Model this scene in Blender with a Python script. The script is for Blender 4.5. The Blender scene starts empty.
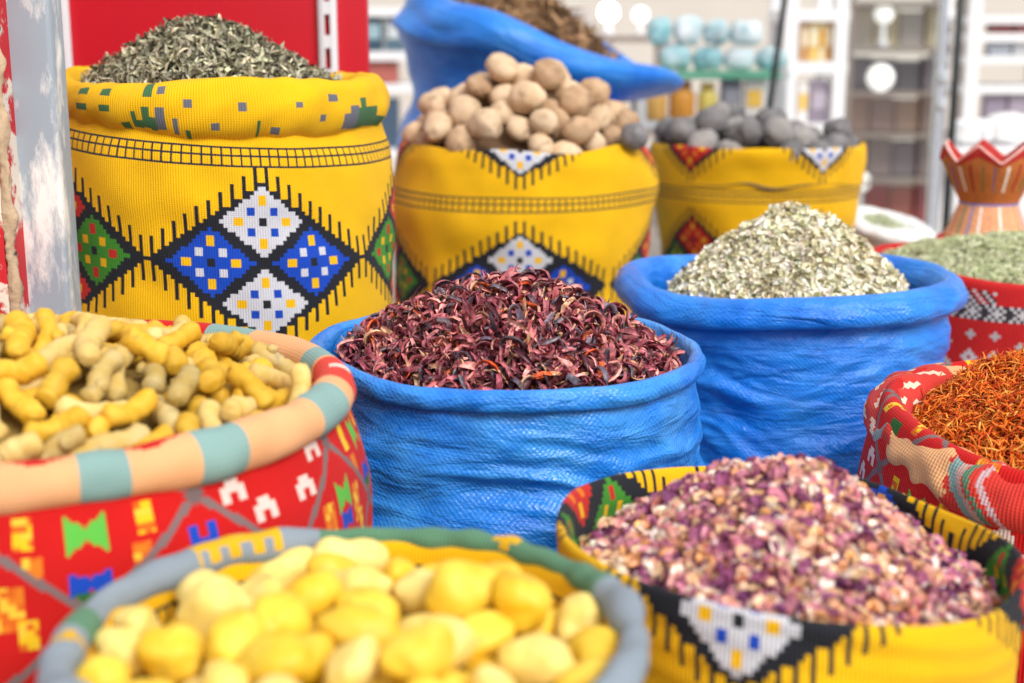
import bpy, math, random
import numpy as np
from mathutils import Vector, Matrix

SC = bpy.context.scene
COL = SC.collection
rng = np.random.default_rng(11)
random.seed(5)
PI = math.pi

# ------------------------------------------------------------------ camera
F_PX = 1377.0
PITCH = math.radians(12.4)
SP, CP = math.sin(PITCH), math.cos(PITCH)
CAM = np.array([0.0, 0.0, 1.0])


def W(px, py, t):
    """world point seen at photo pixel (px, py) at depth t along the view axis"""
    x = (px - 512.0) / F_PX
    v = (341.5 - py) / F_PX
    return np.array([t * x, t * (CP + v * SP), 1.0 + t * (-SP + v * CP)])


def project(P):
    P = np.atleast_2d(P) - CAM
    d = P[:, 1] * CP - P[:, 2] * SP
    v = P[:, 1] * SP + P[:, 2] * CP
    return np.stack([512 + F_PX * P[:, 0] / d, 341.5 - F_PX * v / d, d], 1)


cam_data = bpy.data.cameras.new('camera')
cam = bpy.data.objects.new('camera', cam_data)
COL.objects.link(cam)
cam.location = CAM
cam.rotation_euler = (PI / 2 - PITCH, 0, 0)
cam_data.sensor_width = 36
cam_data.lens = F_PX / 1024 * 36
cam_data.clip_start = 0.02
cam_data.dof.use_dof = True
cam_data.dof.focus_distance = 1.62
cam_data.dof.aperture_fstop = 3.0
SC.camera = cam

SC.view_settings.view_transform = 'Standard'
SC.view_settings.look = 'None'
SC.view_settings.gamma = 1
SC.view_settings.use_curve_mapping = False
SC.view_settings.exposure = 0.0
SC.render.film_transparent = False


# ------------------------------------------------------------------ helpers
def lin(r, g, b):
    out = []
    for c in (r, g, b):
        c = c / 255.0
        out.append(c / 12.92 if c <= 0.04045 else ((c + 0.055) / 1.055) ** 2.4)
    return np.array(out)


def lin4(c):
    l = lin(*c)
    return (l[0], l[1], l[2], 1.0)


def tag(o, label=None, cat=None, group=None, kind=None):
    if label: o['label'] = label
    if cat: o['category'] = cat
    if group: o['group'] = group
    if kind: o['kind'] = kind
    return o


def empty(name, loc, label=None, cat=None, group=None, kind=None):
    o = bpy.data.objects.new(name, None)
    o.empty_display_size = 0.05
    COL.objects.link(o)
    o.location = loc
    return tag(o, label, cat, group, kind)


def link(name, me, mat=None, parent=None, loc=None):
    o = bpy.data.objects.new(name, me)
    COL.objects.link(o)
    if mat is not None and not me.materials:
        me.materials.append(mat)
    if parent is not None:
        o.parent = parent
        if loc is None:
            o.location = -Vector(parent.location)      # mesh was written in world coordinates
    if loc is not None:
        o.location = loc
    return o


def mesh_np(name, V, faces, fcol=None, uv=None, smooth=True):
    """faces: (n,4) or (n,3) array, or list of such arrays; fcol: per-face rgb; uv: per-corner uv"""
    V = np.asarray(V, dtype=np.float32)
    if not isinstance(faces, list):
        faces = [faces]
    faces = [np.asarray(f, dtype=np.int32) for f in faces if len(f)]
    me = bpy.data.meshes.new(name)
    nf = sum(len(f) for f in faces)
    counts = np.concatenate([np.full(len(f), f.shape[1], np.int32) for f in faces])
    loops = np.concatenate([f.ravel() for f in faces])
    starts = np.concatenate([[0], np.cumsum(counts)[:-1]]).astype(np.int32)
    me.vertices.add(len(V))
    me.vertices.foreach_set('co', V.ravel())
    me.loops.add(len(loops))
    me.loops.foreach_set('vertex_index', loops)
    me.polygons.add(nf)
    me.polygons.foreach_set('loop_start', starts)
    me.polygons.foreach_set('loop_total', counts)
    if smooth:
        me.polygons.foreach_set('use_smooth', np.ones(nf, dtype=bool))
    if fcol is not None:
        a = me.attributes.new('Col', 'FLOAT_COLOR', 'CORNER')
        c = np.ones((len(loops), 4), np.float32)
        c[:, :3] = np.repeat(np.asarray(fcol, np.float32), counts, axis=0)
        a.data.foreach_set('color', c.ravel())
    if uv is not None:
        l = me.uv_layers.new(name='UVMap')
        l.data.foreach_set('uv', np.asarray(uv, np.float32).ravel())
    me.update(calc_edges=True)
    me.validate()
    return me


_K = {}


def fnoise(P, freq=(1, 1, 1), seed=0, n=9):
    """smooth 3-D noise (sum of random waves), about -1..1"""
    if seed not in _K:
        r = np.random.default_rng(seed + 100)
        k = r.normal(size=(n, 3))
        k /= np.linalg.norm(k, axis=1)[:, None]
        k *= r.uniform(0.6, 1.5, size=(n, 1))
        _K[seed] = (k, r.uniform(0, 2 * PI, n))
    k, ph = _K[seed]
    Q = P * (np.array(freq) * 2 * PI)
    s = np.sin(Q @ k.T + ph)
    return s.sum(-1) / (0.5 * len(ph)) ** 0.5 / 1.6


def smooth01(x):
    x = np.clip(x, 0, 1)
    return x * x * (3 - 2 * x)


def grid_mesh(name, P, fcol=None, uvscale=None, closed=True):
    """P: (rows, cols, 3). closed wraps the columns"""
    nr, nc, _ = P.shape
    idx = np.arange(nr * nc).reshape(nr, nc)
    if closed:
        nxt = np.roll(idx, -1, axis=1)
        a, b = idx[:-1], nxt[:-1]
        c, d = nxt[1:], idx[1:]
    else:
        a, b, c, d = idx[:-1, :-1], idx[:-1, 1:], idx[1:, 1:], idx[1:, :-1]
    faces = np.stack([a, b, c, d], -1).reshape(-1, 4)
    # uv in metres
    seg = np.linalg.norm(np.diff(P, axis=0), axis=2).mean(1)
    v = np.concatenate([[0], np.cumsum(seg)])
    row = P[nr // 2]
    ulen = np.linalg.norm(np.diff(np.vstack([row, row[:1]]), axis=0), axis=1)
    u = np.concatenate([[0], np.cumsum(ulen)])
    ncol = nc if closed else nc - 1
    uv = np.zeros((nr - 1, ncol, 4, 2))
    uv[:, :, 0, 0] = u[None, :ncol]; uv[:, :, 3, 0] = u[None, :ncol]
    uv[:, :, 1, 0] = u[None, 1:ncol + 1]; uv[:, :, 2, 0] = u[None, 1:ncol + 1]
    uv[:, :, 0, 1] = v[:-1, None]; uv[:, :, 1, 1] = v[:-1, None]
    uv[:, :, 2, 1] = v[1:, None]; uv[:, :, 3, 1] = v[1:, None]
    return mesh_np(name, P.reshape(-1, 3), faces, None if fcol is None else fcol.reshape(-1, 3), uv.reshape(-1, 2))


# ------------------------------------------------------------------ materials
def new_mat(name):
    m = bpy.data.materials.new(name)
    m.use_nodes = True
    nt = m.node_tree
    b = nt.nodes['Principled BSDF']
    return m, nt, b


def N(nt, typ, **kw):
    n = nt.nodes.new(typ)
    for k, v in kw.items():
        setattr(n, k, v)
    return n


def plain(name, rgb, rough=0.6, metal=0.0, noise=0.12, scale=30.0, bump=0.0, spec=0.5):
    m, nt, b = new_mat(name)
    tc = N(nt, 'ShaderNodeTexCoord')
    nz = N(nt, 'ShaderNodeTexNoise'); nz.inputs['Scale'].default_value = scale; nz.inputs['Detail'].default_value = 4
    nt.links.new(tc.outputs['Object'], nz.inputs['Vector'])
    mx = N(nt, 'ShaderNodeMix', data_type='RGBA')
    c = lin(*rgb)
    mx.inputs[6].default_value = (*(c * (1 - noise)), 1)
    mx.inputs[7].default_value = (*np.minimum(c * (1 + noise), 1), 1)
    nt.links.new(nz.outputs['Fac'], mx.inputs[0])
    nt.links.new(mx.outputs[2], b.inputs['Base Color'])
    b.inputs['Roughness'].default_value = rough
    b.inputs['Metallic'].default_value = metal
    b.inputs['Specular IOR Level'].default_value = spec
    if bump:
        bp = N(nt, 'ShaderNodeBump'); bp.inputs['Strength'].default_value = bump; bp.inputs['Distance'].default_value = 0.004
        nt.links.new(nz.outputs['Fac'], bp.inputs['Height'])
        nt.links.new(bp.outputs['Normal'], b.inputs['Normal'])
    return m


def cloth_mat(name, pitch=0.0034, depth=0.0009, axis='X', groove=0.32, cross=None, sheen=0.04):
    """woven cloth: stitch colours from the mesh, ribs from the UVs (metres)"""
    m, nt, b = new_mat(name)
    at = N(nt, 'ShaderNodeAttribute'); at.attribute_name = 'Col'
    uv = N(nt, 'ShaderNodeUVMap')
    sp = N(nt, 'ShaderNodeSeparateXYZ')
    nt.links.new(uv.outputs['UV'], sp.inputs[0])
    nz = N(nt, 'ShaderNodeTexNoise'); nz.inputs['Scale'].default_value = 90; nz.inputs['Detail'].default_value = 3
    nt.links.new(uv.outputs['UV'], nz.inputs['Vector'])

    def ribs(out, p):
        mu = N(nt, 'ShaderNodeMath', operation='MULTIPLY'); mu.inputs[1].default_value = 2 * PI / p
        nt.links.new(out, mu.inputs[0])
        ad = N(nt, 'ShaderNodeMath', operation='MULTIPLY_ADD')
        nt.links.new(nz.outputs['Fac'], ad.inputs[0]); ad.inputs[1].default_value = 1.3
        nt.links.new(mu.outputs[0], ad.inputs[2])
        sn = N(nt, 'ShaderNodeMath', operation='SINE'); nt.links.new(ad.outputs[0], sn.inputs[0])
        h = N(nt, 'ShaderNodeMath', operation='MULTIPLY_ADD')
        nt.links.new(sn.outputs[0], h.inputs[0]); h.inputs[1].default_value = 0.5; h.inputs[2].default_value = 0.5
        return h
    h1 = ribs(sp.outputs['X' if axis == 'X' else 'Y'], pitch)
    h2 = ribs(sp.outputs['Y' if axis == 'X' else 'X'], cross or pitch * 0.8)
    hh = N(nt, 'ShaderNodeMath', operation='MULTIPLY_ADD')
    nt.links.new(h2.outputs[0], hh.inputs[0]); hh.inputs[1].default_value = 0.35
    nt.links.new(h1.outputs[0], hh.inputs[2])
    bp = N(nt, 'ShaderNodeBump'); bp.inputs['Strength'].default_value = 0.8; bp.inputs['Distance'].default_value = depth
    nt.links.new(hh.outputs[0], bp.inputs['Height'])
    nt.links.new(bp.outputs['Normal'], b.inputs['Normal'])
    # thread tone: uneven dye and shade in the rib grooves put into the colour
    pw = N(nt, 'ShaderNodeMath', operation='POWER'); nt.links.new(h1.outputs[0], pw.inputs[0]); pw.inputs[1].default_value = 0.5
    f = N(nt, 'ShaderNodeMapRange'); f.inputs['To Min'].default_value = 1 - groove; f.inputs['To Max'].default_value = 1.0
    nt.links.new(pw.outputs[0], f.inputs['Value'])
    n2 = N(nt, 'ShaderNodeTexNoise'); n2.inputs['Scale'].default_value = 14; n2.inputs['Detail'].default_value = 5
    nt.links.new(uv.outputs['UV'], n2.inputs['Vector'])
    f2 = N(nt, 'ShaderNodeMapRange'); f2.inputs['From Min'].default_value = 0.3; f2.inputs['From Max'].default_value = 0.7
    f2.inputs['To Min'].default_value = 0.9; f2.inputs['To Max'].default_value = 1.06
    nt.links.new(n2.outputs['Fac'], f2.inputs['Value'])
    mm = N(nt, 'ShaderNodeMath', operation='MULTIPLY')
    nt.links.new(f.outputs[0], mm.inputs[0]); nt.links.new(f2.outputs[0], mm.inputs[1])
    vm = N(nt, 'ShaderNodeVectorMath', operation='SCALE')
    nt.links.new(at.outputs['Color'], vm.inputs[0]); nt.links.new(mm.outputs[0], vm.inputs['Scale'])
    nt.links.new(vm.outputs[0], b.inputs['Base Color'])
    b.inputs['Roughness'].default_value = 0.85
    b.inputs['Specular IOR Level'].default_value = 0.25
    b.inputs['Sheen Weight'].default_value = sheen
    return m


def plastic_weave(name, rgb, rgb2, rough=0.36, pitch=0.0034, crease=0.006):
    """woven polypropylene sacking: flat tapes over and under, fine creases"""
    m, nt, b = new_mat(name)
    uv = N(nt, 'ShaderNodeUVMap')
    ch = N(nt, 'ShaderNodeTexChecker'); ch.inputs['Scale'].default_value = 1 / pitch
    nt.links.new(uv.outputs['UV'], ch.inputs['Vector'])
    sp = N(nt, 'ShaderNodeSeparateXYZ'); nt.links.new(uv.outputs['UV'], sp.inputs[0])

    def w(out):
        mu = N(nt, 'ShaderNodeMath', operation='MULTIPLY'); mu.inputs[1].default_value = PI / pitch
        nt.links.new(out, mu.inputs[0])
        s = N(nt, 'ShaderNodeMath', operation='SINE'); nt.links.new(mu.outputs[0], s.inputs[0])
        return s
    a, c = w(sp.outputs['X']), w(sp.outputs['Y'])
    pr = N(nt, 'ShaderNodeMath', operation='MULTIPLY')
    nt.links.new(a.outputs[0], pr.inputs[0]); nt.links.new(c.outputs[0], pr.inputs[1])
    b1 = N(nt, 'ShaderNodeBump'); b1.inputs['Strength'].default_value = 0.55; b1.inputs['Distance'].default_value = 0.0004
    nt.links.new(pr.outputs[0], b1.inputs['Height'])
    mp = N(nt, 'ShaderNodeMapping'); mp.inputs['Scale'].default_value = (9, 34, 1); mp.inputs['Rotation'].default_value = (0, 0, 0.12)
    nt.links.new(uv.outputs['UV'], mp.inputs['Vector'])
    nz = N(nt, 'ShaderNodeTexNoise'); nz.inputs['Scale'].default_value = 1; nz.inputs['Detail'].default_value = 6; nz.inputs['Roughness'].default_value = 0.6
    nz.inputs['Distortion'].default_value = 0.6
    nt.links.new(mp.outputs[0], nz.inputs['Vector'])
    b2 = N(nt, 'ShaderNodeBump'); b2.inputs['Strength'].default_value = 1.0; b2.inputs['Distance'].default_value = crease
    nt.links.new(nz.outputs['Fac'], b2.inputs['Height'])
    nt.links.new(b1.outputs['Normal'], b2.inputs['Normal'])
    nt.links.new(b2.outputs['Normal'], b.inputs['Normal'])
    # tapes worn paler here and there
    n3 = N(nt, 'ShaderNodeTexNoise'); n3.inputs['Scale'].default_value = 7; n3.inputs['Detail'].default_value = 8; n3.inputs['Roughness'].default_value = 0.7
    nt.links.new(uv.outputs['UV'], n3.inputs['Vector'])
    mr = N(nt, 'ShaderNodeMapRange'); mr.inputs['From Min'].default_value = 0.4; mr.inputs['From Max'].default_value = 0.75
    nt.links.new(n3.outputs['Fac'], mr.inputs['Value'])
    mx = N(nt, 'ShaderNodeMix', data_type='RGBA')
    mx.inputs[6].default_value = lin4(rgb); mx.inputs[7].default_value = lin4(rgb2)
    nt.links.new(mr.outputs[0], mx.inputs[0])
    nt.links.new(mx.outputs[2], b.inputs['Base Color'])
    b.inputs['Roughness'].default_value = rough
    b.inputs['Specular IOR Level'].default_value = 0.55
    b.inputs['Coat Weight'].default_value = 0.0
    b.inputs['Coat Roughness'].default_value = 0.25
    return m


def piece_mat(name, rough=0.7, transl=0.0, spec=0.35):
    """dry crumbs, petals and leaves: each piece carries its own tone"""
    m, nt, b = new_mat(name)
    at = N(nt, 'ShaderNodeAttribute'); at.attribute_name = 'Col'
    tc = N(nt, 'ShaderNodeTexCoord')
    nz = N(nt, 'ShaderNodeTexNoise'); nz.inputs['Scale'].default_value = 260; nz.inputs['Detail'].default_value = 3
    nt.links.new(tc.outputs['Object'], nz.inputs['Vector'])
    mr = N(nt, 'ShaderNodeMapRange'); mr.inputs['From Min'].default_value = 0.3; mr.inputs['From Max'].default_value = 0.7
    mr.inputs['To Min'].default_value = 0.72; mr.inputs['To Max'].default_value = 1.22
    nt.links.new(nz.outputs['Fac'], mr.inputs['Value'])
    vm = N(nt, 'ShaderNodeVectorMath', operation='SCALE')
    nt.links.new(at.outputs['Color'], vm.inputs[0]); nt.links.new(mr.outputs[0], vm.inputs['Scale'])
    nt.links.new(vm.outputs[0], b.inputs['Base Color'])
    b.inputs['Roughness'].default_value = rough
    b.inputs['Specular IOR Level'].default_value = spec
    return m


def skin_mat(name, c1, c2, spot, spot_amt=0.35, scale=35, rough=0.65, vary=0.14, bump=0.5):
    """root or fruit skin: mottled, spotted, each one a little different"""
    m, nt, b = new_mat(name)
    tc = N(nt, 'ShaderNodeTexCoord')
    oi = N(nt, 'ShaderNodeObjectInfo')
    ad = N(nt, 'ShaderNodeVectorMath', operation='MULTIPLY_ADD')
    nt.links.new(oi.outputs['Random'], ad.inputs[0]); ad.inputs[1].default_value = (7, 13, 3)
    nt.links.new(tc.outputs['Object'], ad.inputs[2])
    n1 = N(nt, 'ShaderNodeTexNoise'); n1.inputs['Scale'].default_value = scale; n1.inputs['Detail'].default_value = 5
    n1.inputs['Roughness'].default_value = 0.62
    nt.links.new(ad.outputs[0], n1.inputs['Vector'])
    r1 = N(nt, 'ShaderNodeMapRange'); r1.inputs['From Min'].default_value = 0.35; r1.inputs['From Max'].default_value = 0.65
    nt.links.new(n1.outputs['Fac'], r1.inputs['Value'])
    mx = N(nt, 'ShaderNodeMix', data_type='RGBA')
    mx.inputs[6].default_value = lin4(c1); mx.inputs[7].default_value = lin4(c2)
    nt.links.new(r1.outputs[0], mx.inputs[0])
    n2 = N(nt, 'ShaderNodeTexNoise'); n2.inputs['Scale'].default_value = scale * 1.7; n2.inputs['Detail'].default_value = 6
    nt.links.new(ad.outputs[0], n2.inputs['Vector'])
    r2 = N(nt, 'ShaderNodeMapRange'); r2.inputs['From Min'].default_value = 0.58; r2.inputs['From Max'].default_value = 0.74
    r2.inputs['To Max'].default_value = spot_amt
    nt.links.new(n2.outputs['Fac'], r2.inputs['Value'])
    m2 = N(nt, 'ShaderNodeMix', data_type='RGBA')
    nt.links.new(r2.outputs[0], m2.inputs[0]); nt.links.new(mx.outputs[2], m2.inputs[6]); m2.inputs[7].default_value = lin4(spot)
    hs = N(nt, 'ShaderNodeMapRange'); hs.inputs['To Min'].default_value = 1 - vary; hs.inputs['To Max'].default_value = 1 + vary
    nt.links.new(oi.outputs['Random'], hs.inputs['Value'])
    vm = N(nt, 'ShaderNodeVectorMath', operation='SCALE')
    nt.links.new(m2.outputs[2], vm.inputs[0]); nt.links.new(hs.outputs[0], vm.inputs['Scale'])
    nt.links.new(vm.outputs[0], b.inputs['Base Color'])
    bp = N(nt, 'ShaderNodeBump'); bp.inputs['Strength'].default_value = bump; bp.inputs['Distance'].default_value = 0.002
    nt.links.new(n2.outputs['Fac'], bp.inputs['Height'])
    nt.links.new(bp.outputs['Normal'], b.inputs['Normal'])
    b.inputs['Roughness'].default_value = rough
    b.inputs['Specular IOR Level'].default_value = 0.35
    return m


M_CLOTH = cloth_mat('embroidered_cotton')
M_KILIM = cloth_mat('kilim_wool', pitch=0.0042, depth=0.0011, groove=0.2, cross=0.003, sheen=0.04)
M_ROLL = cloth_mat('corded_roll', pitch=0.004, depth=0.001, groove=0.14, cross=0.004, sheen=0.06)
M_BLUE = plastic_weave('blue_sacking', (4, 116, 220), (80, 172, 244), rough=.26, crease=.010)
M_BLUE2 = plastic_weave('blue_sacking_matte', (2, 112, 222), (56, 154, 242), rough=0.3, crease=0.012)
M_WHITEBAG = plastic_weave('white_sacking', (226, 228, 230), (240, 240, 240), rough=0.5)

# ------------------------------------------------------------------ stitch patterns
YEL = lin(250, 192, 8)
YELD = lin(232, 168, 16)
BLK = lin(34, 36, 44)
WHI = lin(214, 214, 222)
BLU = lin(22, 74, 192)
GRN = lin(66, 146, 44)
RED = lin(206, 44, 38)
GRY = lin(104, 104, 112)
ORG = lin(236, 128, 30)
PCH = lin(242, 178, 126)
TEAL = lin(138, 172, 168)
KRED = lin(206, 20, 18)
KGREY = lin(132, 112, 112)
CRM = lin(238, 214, 204)
DGRN = lin(48, 108, 44)
LGRN = lin(98, 190, 72)
SAGE = lin(96, 142, 112)
DOVE = lin(146, 158, 170)

CW, CH = 0.0051, 0.0056      # stitch cell, metres
PY = 56


def pat_lozenges(Xf, Yf, phase, row0, HP=32, LX=14, bs=0):
    """four-lozenge medallions with toothed edges on yellow. Xf, Yf in cells (floats)"""
    X = np.floor(Xf) + 0.5; Y = np.floor(Yf) + 0.5
    kk = np.floor((X - phase + HP) / (2 * HP))
    x = X - phase - kk * 2 * HP
    xh = np.floor(Xf * 2) / 2 + .25 - phase - kk * 2 * HP
    typ = np.mod(kk, 2)
    y = np.mod(Y - row0 + PY / 2.0, PY) - PY / 2.0
    yh = np.mod(np.floor(Yf * 2) / 2 + .25 - row0 + PY / 2.0, PY) - PY / 2.0
    out = np.empty(X.shape + (3,)); out[:] = YEL
    d = np.abs(x) / (HP / 19.5) + np.abs(y)
    dt = np.abs(x) / (HP / 19.5) + np.abs(yh)
    tooth = (np.mod(np.abs(xh) + 2.0, 3.0) < 1.2)
    blk = (d <= 19.5) | (tooth & (dt <= 24.0))
    out[blk] = BLK
    for cx, cy, side in ((0, 10, 0), (0, -10, 0), (LX, 0, 1), (-LX, 0, 1)):
        dx, dy = x - cx, y - cy
        ins = (np.abs(dx) / 1.3 + np.abs(dy)) <= 8.6
        for t, (c_tb, c_lr) in enumerate(((WHI, BLU), (RED, GRN))):
            out[ins & (typ == t)] = c_lr if side else c_tb
        a, bb = np.abs(xh - cx), np.abs(yh - cy)
        ctr = (a <= 1.05) & (bb <= 1.05)
        ns = (a <= 1.05) & (np.abs(bb - 5.2) <= 1.05)
        ew = (bb <= 1.05) & (np.abs(a - 6.3) <= 1.05)
        dg = (np.abs(a - 3.1) <= 1.05) & (np.abs(bb - 2.6) <= 1.05)
        out[ins & ctr] = BLK
        z0, z1 = typ == 0, typ == 1
        out[ins & (ns | ew) & z0] = YEL
        out[ins & dg & z0] = WHI if side else BLU
        out[ins & (ns | ew) & z1] = RED if side else YEL
        out[ins & dg & z1] = YEL if side else ORG
    # the little ladder band halfway between two rows of medallions
    yy = np.mod(Yf - row0 + bs, PY) - PY / 2.0
    hy = np.floor(yy * 2)
    hx = np.floor(Xf * 2)
    inb = (hy >= -5) & (hy <= 4)
    ln = inb & ((hy == -5) | (hy == 4) | (hy == 0) | (np.mod(hx, 5) == 0))
    out[inb] = YEL
    out[ln] = BLK * 1.5
    return out


def pat_const(c):
    def f(Xf, Yf):
        o = np.empty(Xf.shape + (3,)); o[:] = c
        return o
    return f


# ------------------------------------------------------------------ sack surfaces
def resample(prof, s_fine, step, coarse=0.03):
    """prof: list of (dr, z). Smooth it and return rows (dr, z, s) fine after s_fine"""
    p = np.array(prof, float)
    q = []
    for i in range(len(p) - 1):
        p0 = p[max(i - 1, 0)]; p1 = p[i]; p2 = p[i + 1]; p3 = p[min(i + 2, len(p) - 1)]
        for t in np.linspace(0, 1, 24, endpoint=False):
            q.append(0.5 * ((2 * p1) + (p2 - p0) * t + (2 * p0 - 5 * p1 + 4 * p2 - p3) * t * t + (3 * p1 - p0 - 3 * p2 + p3) * t ** 3))
    q.append(p[-1])
    q = np.array(q)
    s = np.concatenate([[0], np.cumsum(np.linalg.norm(np.diff(q, axis=0), axis=1))])
    tot = s[-1]
    a = np.arange(0, s_fine, coarse)
    bfine = np.arange(s_fine, tot, step)
    ss = np.concatenate([a, bfine, [tot]]) if len(a) else np.concatenate([bfine, [tot]])
    return np.interp(ss, s, q[:, 0]), np.interp(ss, s, q[:, 1]), ss, s, q


class Sack:
    """a sack mouth: centre, radii, rim height, irregularity. phi = 0 faces the camera side (-Y), +phi to +X"""

    def __init__(self, cx, cy, rx, ry, zr, tilt=(0, 0), wob=()):
        self.cx, self.cy, self.rx, self.ry, self.zr = cx, cy, rx, ry, zr
        self.tilt, self.wob = tilt, wob

    def k(self, phi):
        k = np.ones_like(phi)
        for n, a, p in self.wob:
            k = k + a * np.cos(n * phi - p)
        return k

    def pt(self, phi, dr, z, top=1.0):
        k = 1 + (self.k(phi) - 1) * top
        x = self.cx + (self.rx * k + dr) * np.sin(phi)
        y = self.cy - (self.ry * k + dr) * np.cos(phi)
        zz = z + top * (self.tilt[0] * np.sin(phi) + self.tilt[1] * np.cos(phi))
        return np.stack(np.broadcast_arrays(x, y, zz), -1)


def sack_skin(name, S, prof, fine_len, mat, parent, pat=None, ncell=304, sub=2, wr=None, rim_z=None, step=None, coarse=0.03):
    step = step or CH / sub
    # arc length at the rim top
    _, _, _, s_all, q = resample(prof, 0.0, 0.05)
    i_top = int(np.argmax(q[:, 1])); s_rim = s_all[i_top]
    s0 = max(0.0, s_rim - fine_len)
    dr, z, ss, _, _ = resample(prof, s0, step, coarse)
    nu = ncell * sub
    phi = (np.arange(nu) / nu) * 2 * PI - PI
    PH, DR = np.meshgrid(phi, dr)
    Z = np.repeat(z[:, None], nu, 1)
    top = smooth01((Z - S.zr + 0.40) / 0.40)
    P = S.pt(PH, DR, Z, top)
    if wr is not None:
        n = np.stack([np.sin(PH), -np.cos(PH), np.zeros_like(PH)], -1)
        d, dz = wr(P, PH, Z, ss[:, None] - s_rim)
        P = P + n * d[..., None]
        P[..., 2] += dz
    fcol = None
    if pat is not None:
        um = (np.arange(nu) + 0.5) / nu * ncell - ncell / 2
        sm = 0.5 * (ss[1:] + ss[:-1]) - s_rim
        Xf, Yf = np.meshgrid(um, sm / CH)
        fcol = pat(Xf, Yf)
    me = grid_mesh(name, P, fcol)
    return link(name, me, mat, parent)


def roll_skin(name, S, a, b, dz, mat, parent, pat, dr0=0.0, nu=480, nv=40, amp=0.004, freq=(7, 7, 7), seed=3, vary=None, start=-2.2):
    """rolled mouth of a sack: a soft tube all round. pat(phi, alpha) -> rgb; alpha 0 = outward, pi/2 = up"""
    phi = (np.arange(nu) / nu) * 2 * PI - PI
    al = start + np.linspace(0, 2 * PI, nv + 1)
    PH, AL = np.meshgrid(phi, al)
    A = a * np.ones_like(PH); B = b * np.ones_like(PH)
    if vary is not None:
        va, vb = vary(PH)
        A = A * va; B = B * vb
    Z0 = S.zr + dz
    P = S.pt(PH, dr0 + A * np.cos(AL), Z0 + B * np.sin(AL))
    C = S.pt(PH, dr0 * np.ones_like(PH), Z0 * np.ones_like(PH))
    n = P - C
    n /= np.linalg.norm(n, axis=2)[..., None] + 1e-9
    d = fnoise(C + 0.35 * (P - C), freq, seed) * amp + fnoise(P, (24, 24, 24), seed + 1) * amp * 0.35
    P = P + n * d[..., None]
    P[-1] = P[0]
    pm = phi + PI / nu
    am = 0.5 * (al[1:] + al[:-1])
    PM, AM = np.meshgrid(pm, am)
    me = grid_mesh(name, P, pat(PM, AM))
    return link(name, me, mat, parent)


def wr_soft(amp=0.006, seed=1, f=(3, 3, 4), zamp=0.0):
    def f_(P, PH, Z, sr):
        lo = smooth01(-sr / 0.05) * 0.8 + 0.2
        d = fnoise(P, f, seed) * amp * lo + fnoise(P, (9, 9, 12), seed + 7) * amp * 0.3 * lo
        dz = fnoise(P, (4, 4, 1), seed + 3) * zamp * smooth01((sr + 0.12) / 0.12)
        return d, dz
    return f_


def wr_plastic(amp=0.008, seed=1, zamp=0.004):
    def f_(P, PH, Z, sr):
        lo = smooth01(-(sr + 0.02) / 0.05) * 0.85 + 0.15
        w = fnoise(P, (2.5, 2.5, 3), seed + 2)
        Q = P + 0.03 * w[..., None]
        big = fnoise(P, (2.0, 2.0, 3.0), seed) * amp
        r1 = 1 - np.abs(fnoise(Q, (2.6, 2.6, 16), seed + 4)) * 2
        r2 = 1 - np.abs(fnoise(Q, (7, 7, 30), seed + 5)) * 2
        d = big + 0.0042 * r1 + 0.0016 * r2
        dz = fnoise(P, (3, 3, 1), seed + 6) * zamp
        return d * lo + 0.0015 * fnoise(P, (14, 14, 14), seed + 8), dz
    return f_


# ------------------------------------------------------------------ heaps of loose stuff
class Heap:
    def __init__(self, S, z0, h, fill=0.93, peak=(0, 0), e=0.28, pw=1.0, sink=0.0):
        self.S, self.z0, self.h, self.fill, self.peak, self.e, self.pw = S, z0, h, fill, peak, e, pw

    def height(self, x, y):
        S = self.S
        q0 = np.hypot((x - S.cx) / (S.rx * self.fill), (y - S.cy) / (S.ry * self.fill))
        k = np.clip(1 - q0, 0, 1)
        q = np.hypot((x - S.cx - self.peak[0] * k * 1.6) / (S.rx * self.fill), (y - S.cy - self.peak[1] * k * 1.6) / (S.ry * self.fill))
        e = self.e
        f = 1 - (np.sqrt(q * q + e * e) - e) / (math.sqrt(1 + e * e) - e)
        f = np.sign(f) * np.abs(f) ** self.pw
        phi = np.arctan2(x - S.cx, -(y - S.cy))
        tilt = (S.tilt[0] * np.sin(phi) + S.tilt[1] * np.cos(phi)) * np.clip(q0, 0, 1)
        P = np.stack([x, y, np.zeros_like(x)], -1)
        return self.z0 + self.h * np.clip(f, -0.4, 1) + tilt + 0.006 * fnoise(P, (9, 9, 1), 77)

    def normal(self, x, y):
        e = 0.004
        gx = (self.height(x + e, y) - self.height(x - e, y)) / (2 * e)
        gy = (self.height(x, y + e) - self.height(x, y - e)) / (2 * e)
        n = np.stack([-gx, -gy, np.ones_like(gx)], -1)
        return n / np.linalg.norm(n, axis=-1, keepdims=True)

    def mound(self, drop=0.0, nr=40, nu=120):
        q = np.linspace(1.02, 0.001, nr)
        phi = np.arange(nu) / nu * 2 * PI
        Q, PHI = np.meshgrid(q, phi, indexing='ij')
        x = self.S.cx + Q * self.S.rx * self.fill * np.sin(PHI)
        y = self.S.cy - Q * self.S.ry * self.fill * np.cos(PHI)
        z = self.height(x, y) - drop
        P = np.stack([x, y, z], -1).reshape(-1, 3)
        idx = np.arange(nr * nu).reshape(nr, nu)
        nx = np.roll(idx, -1, 1)
        f = np.stack([idx[:-1], nx[:-1], nx[1:], idx[1:]], -1).reshape(-1, 4)
        return P, f

    def sample(self, n):
        q = np.sqrt(rng.uniform(0, 1, n)); phi = rng.uniform(0, 2 * PI, n)
        return self.S.cx + q * self.S.rx * self.fill * np.sin(phi), self.S.cy - q * self.S.ry * self.fill * np.cos(phi)


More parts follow.
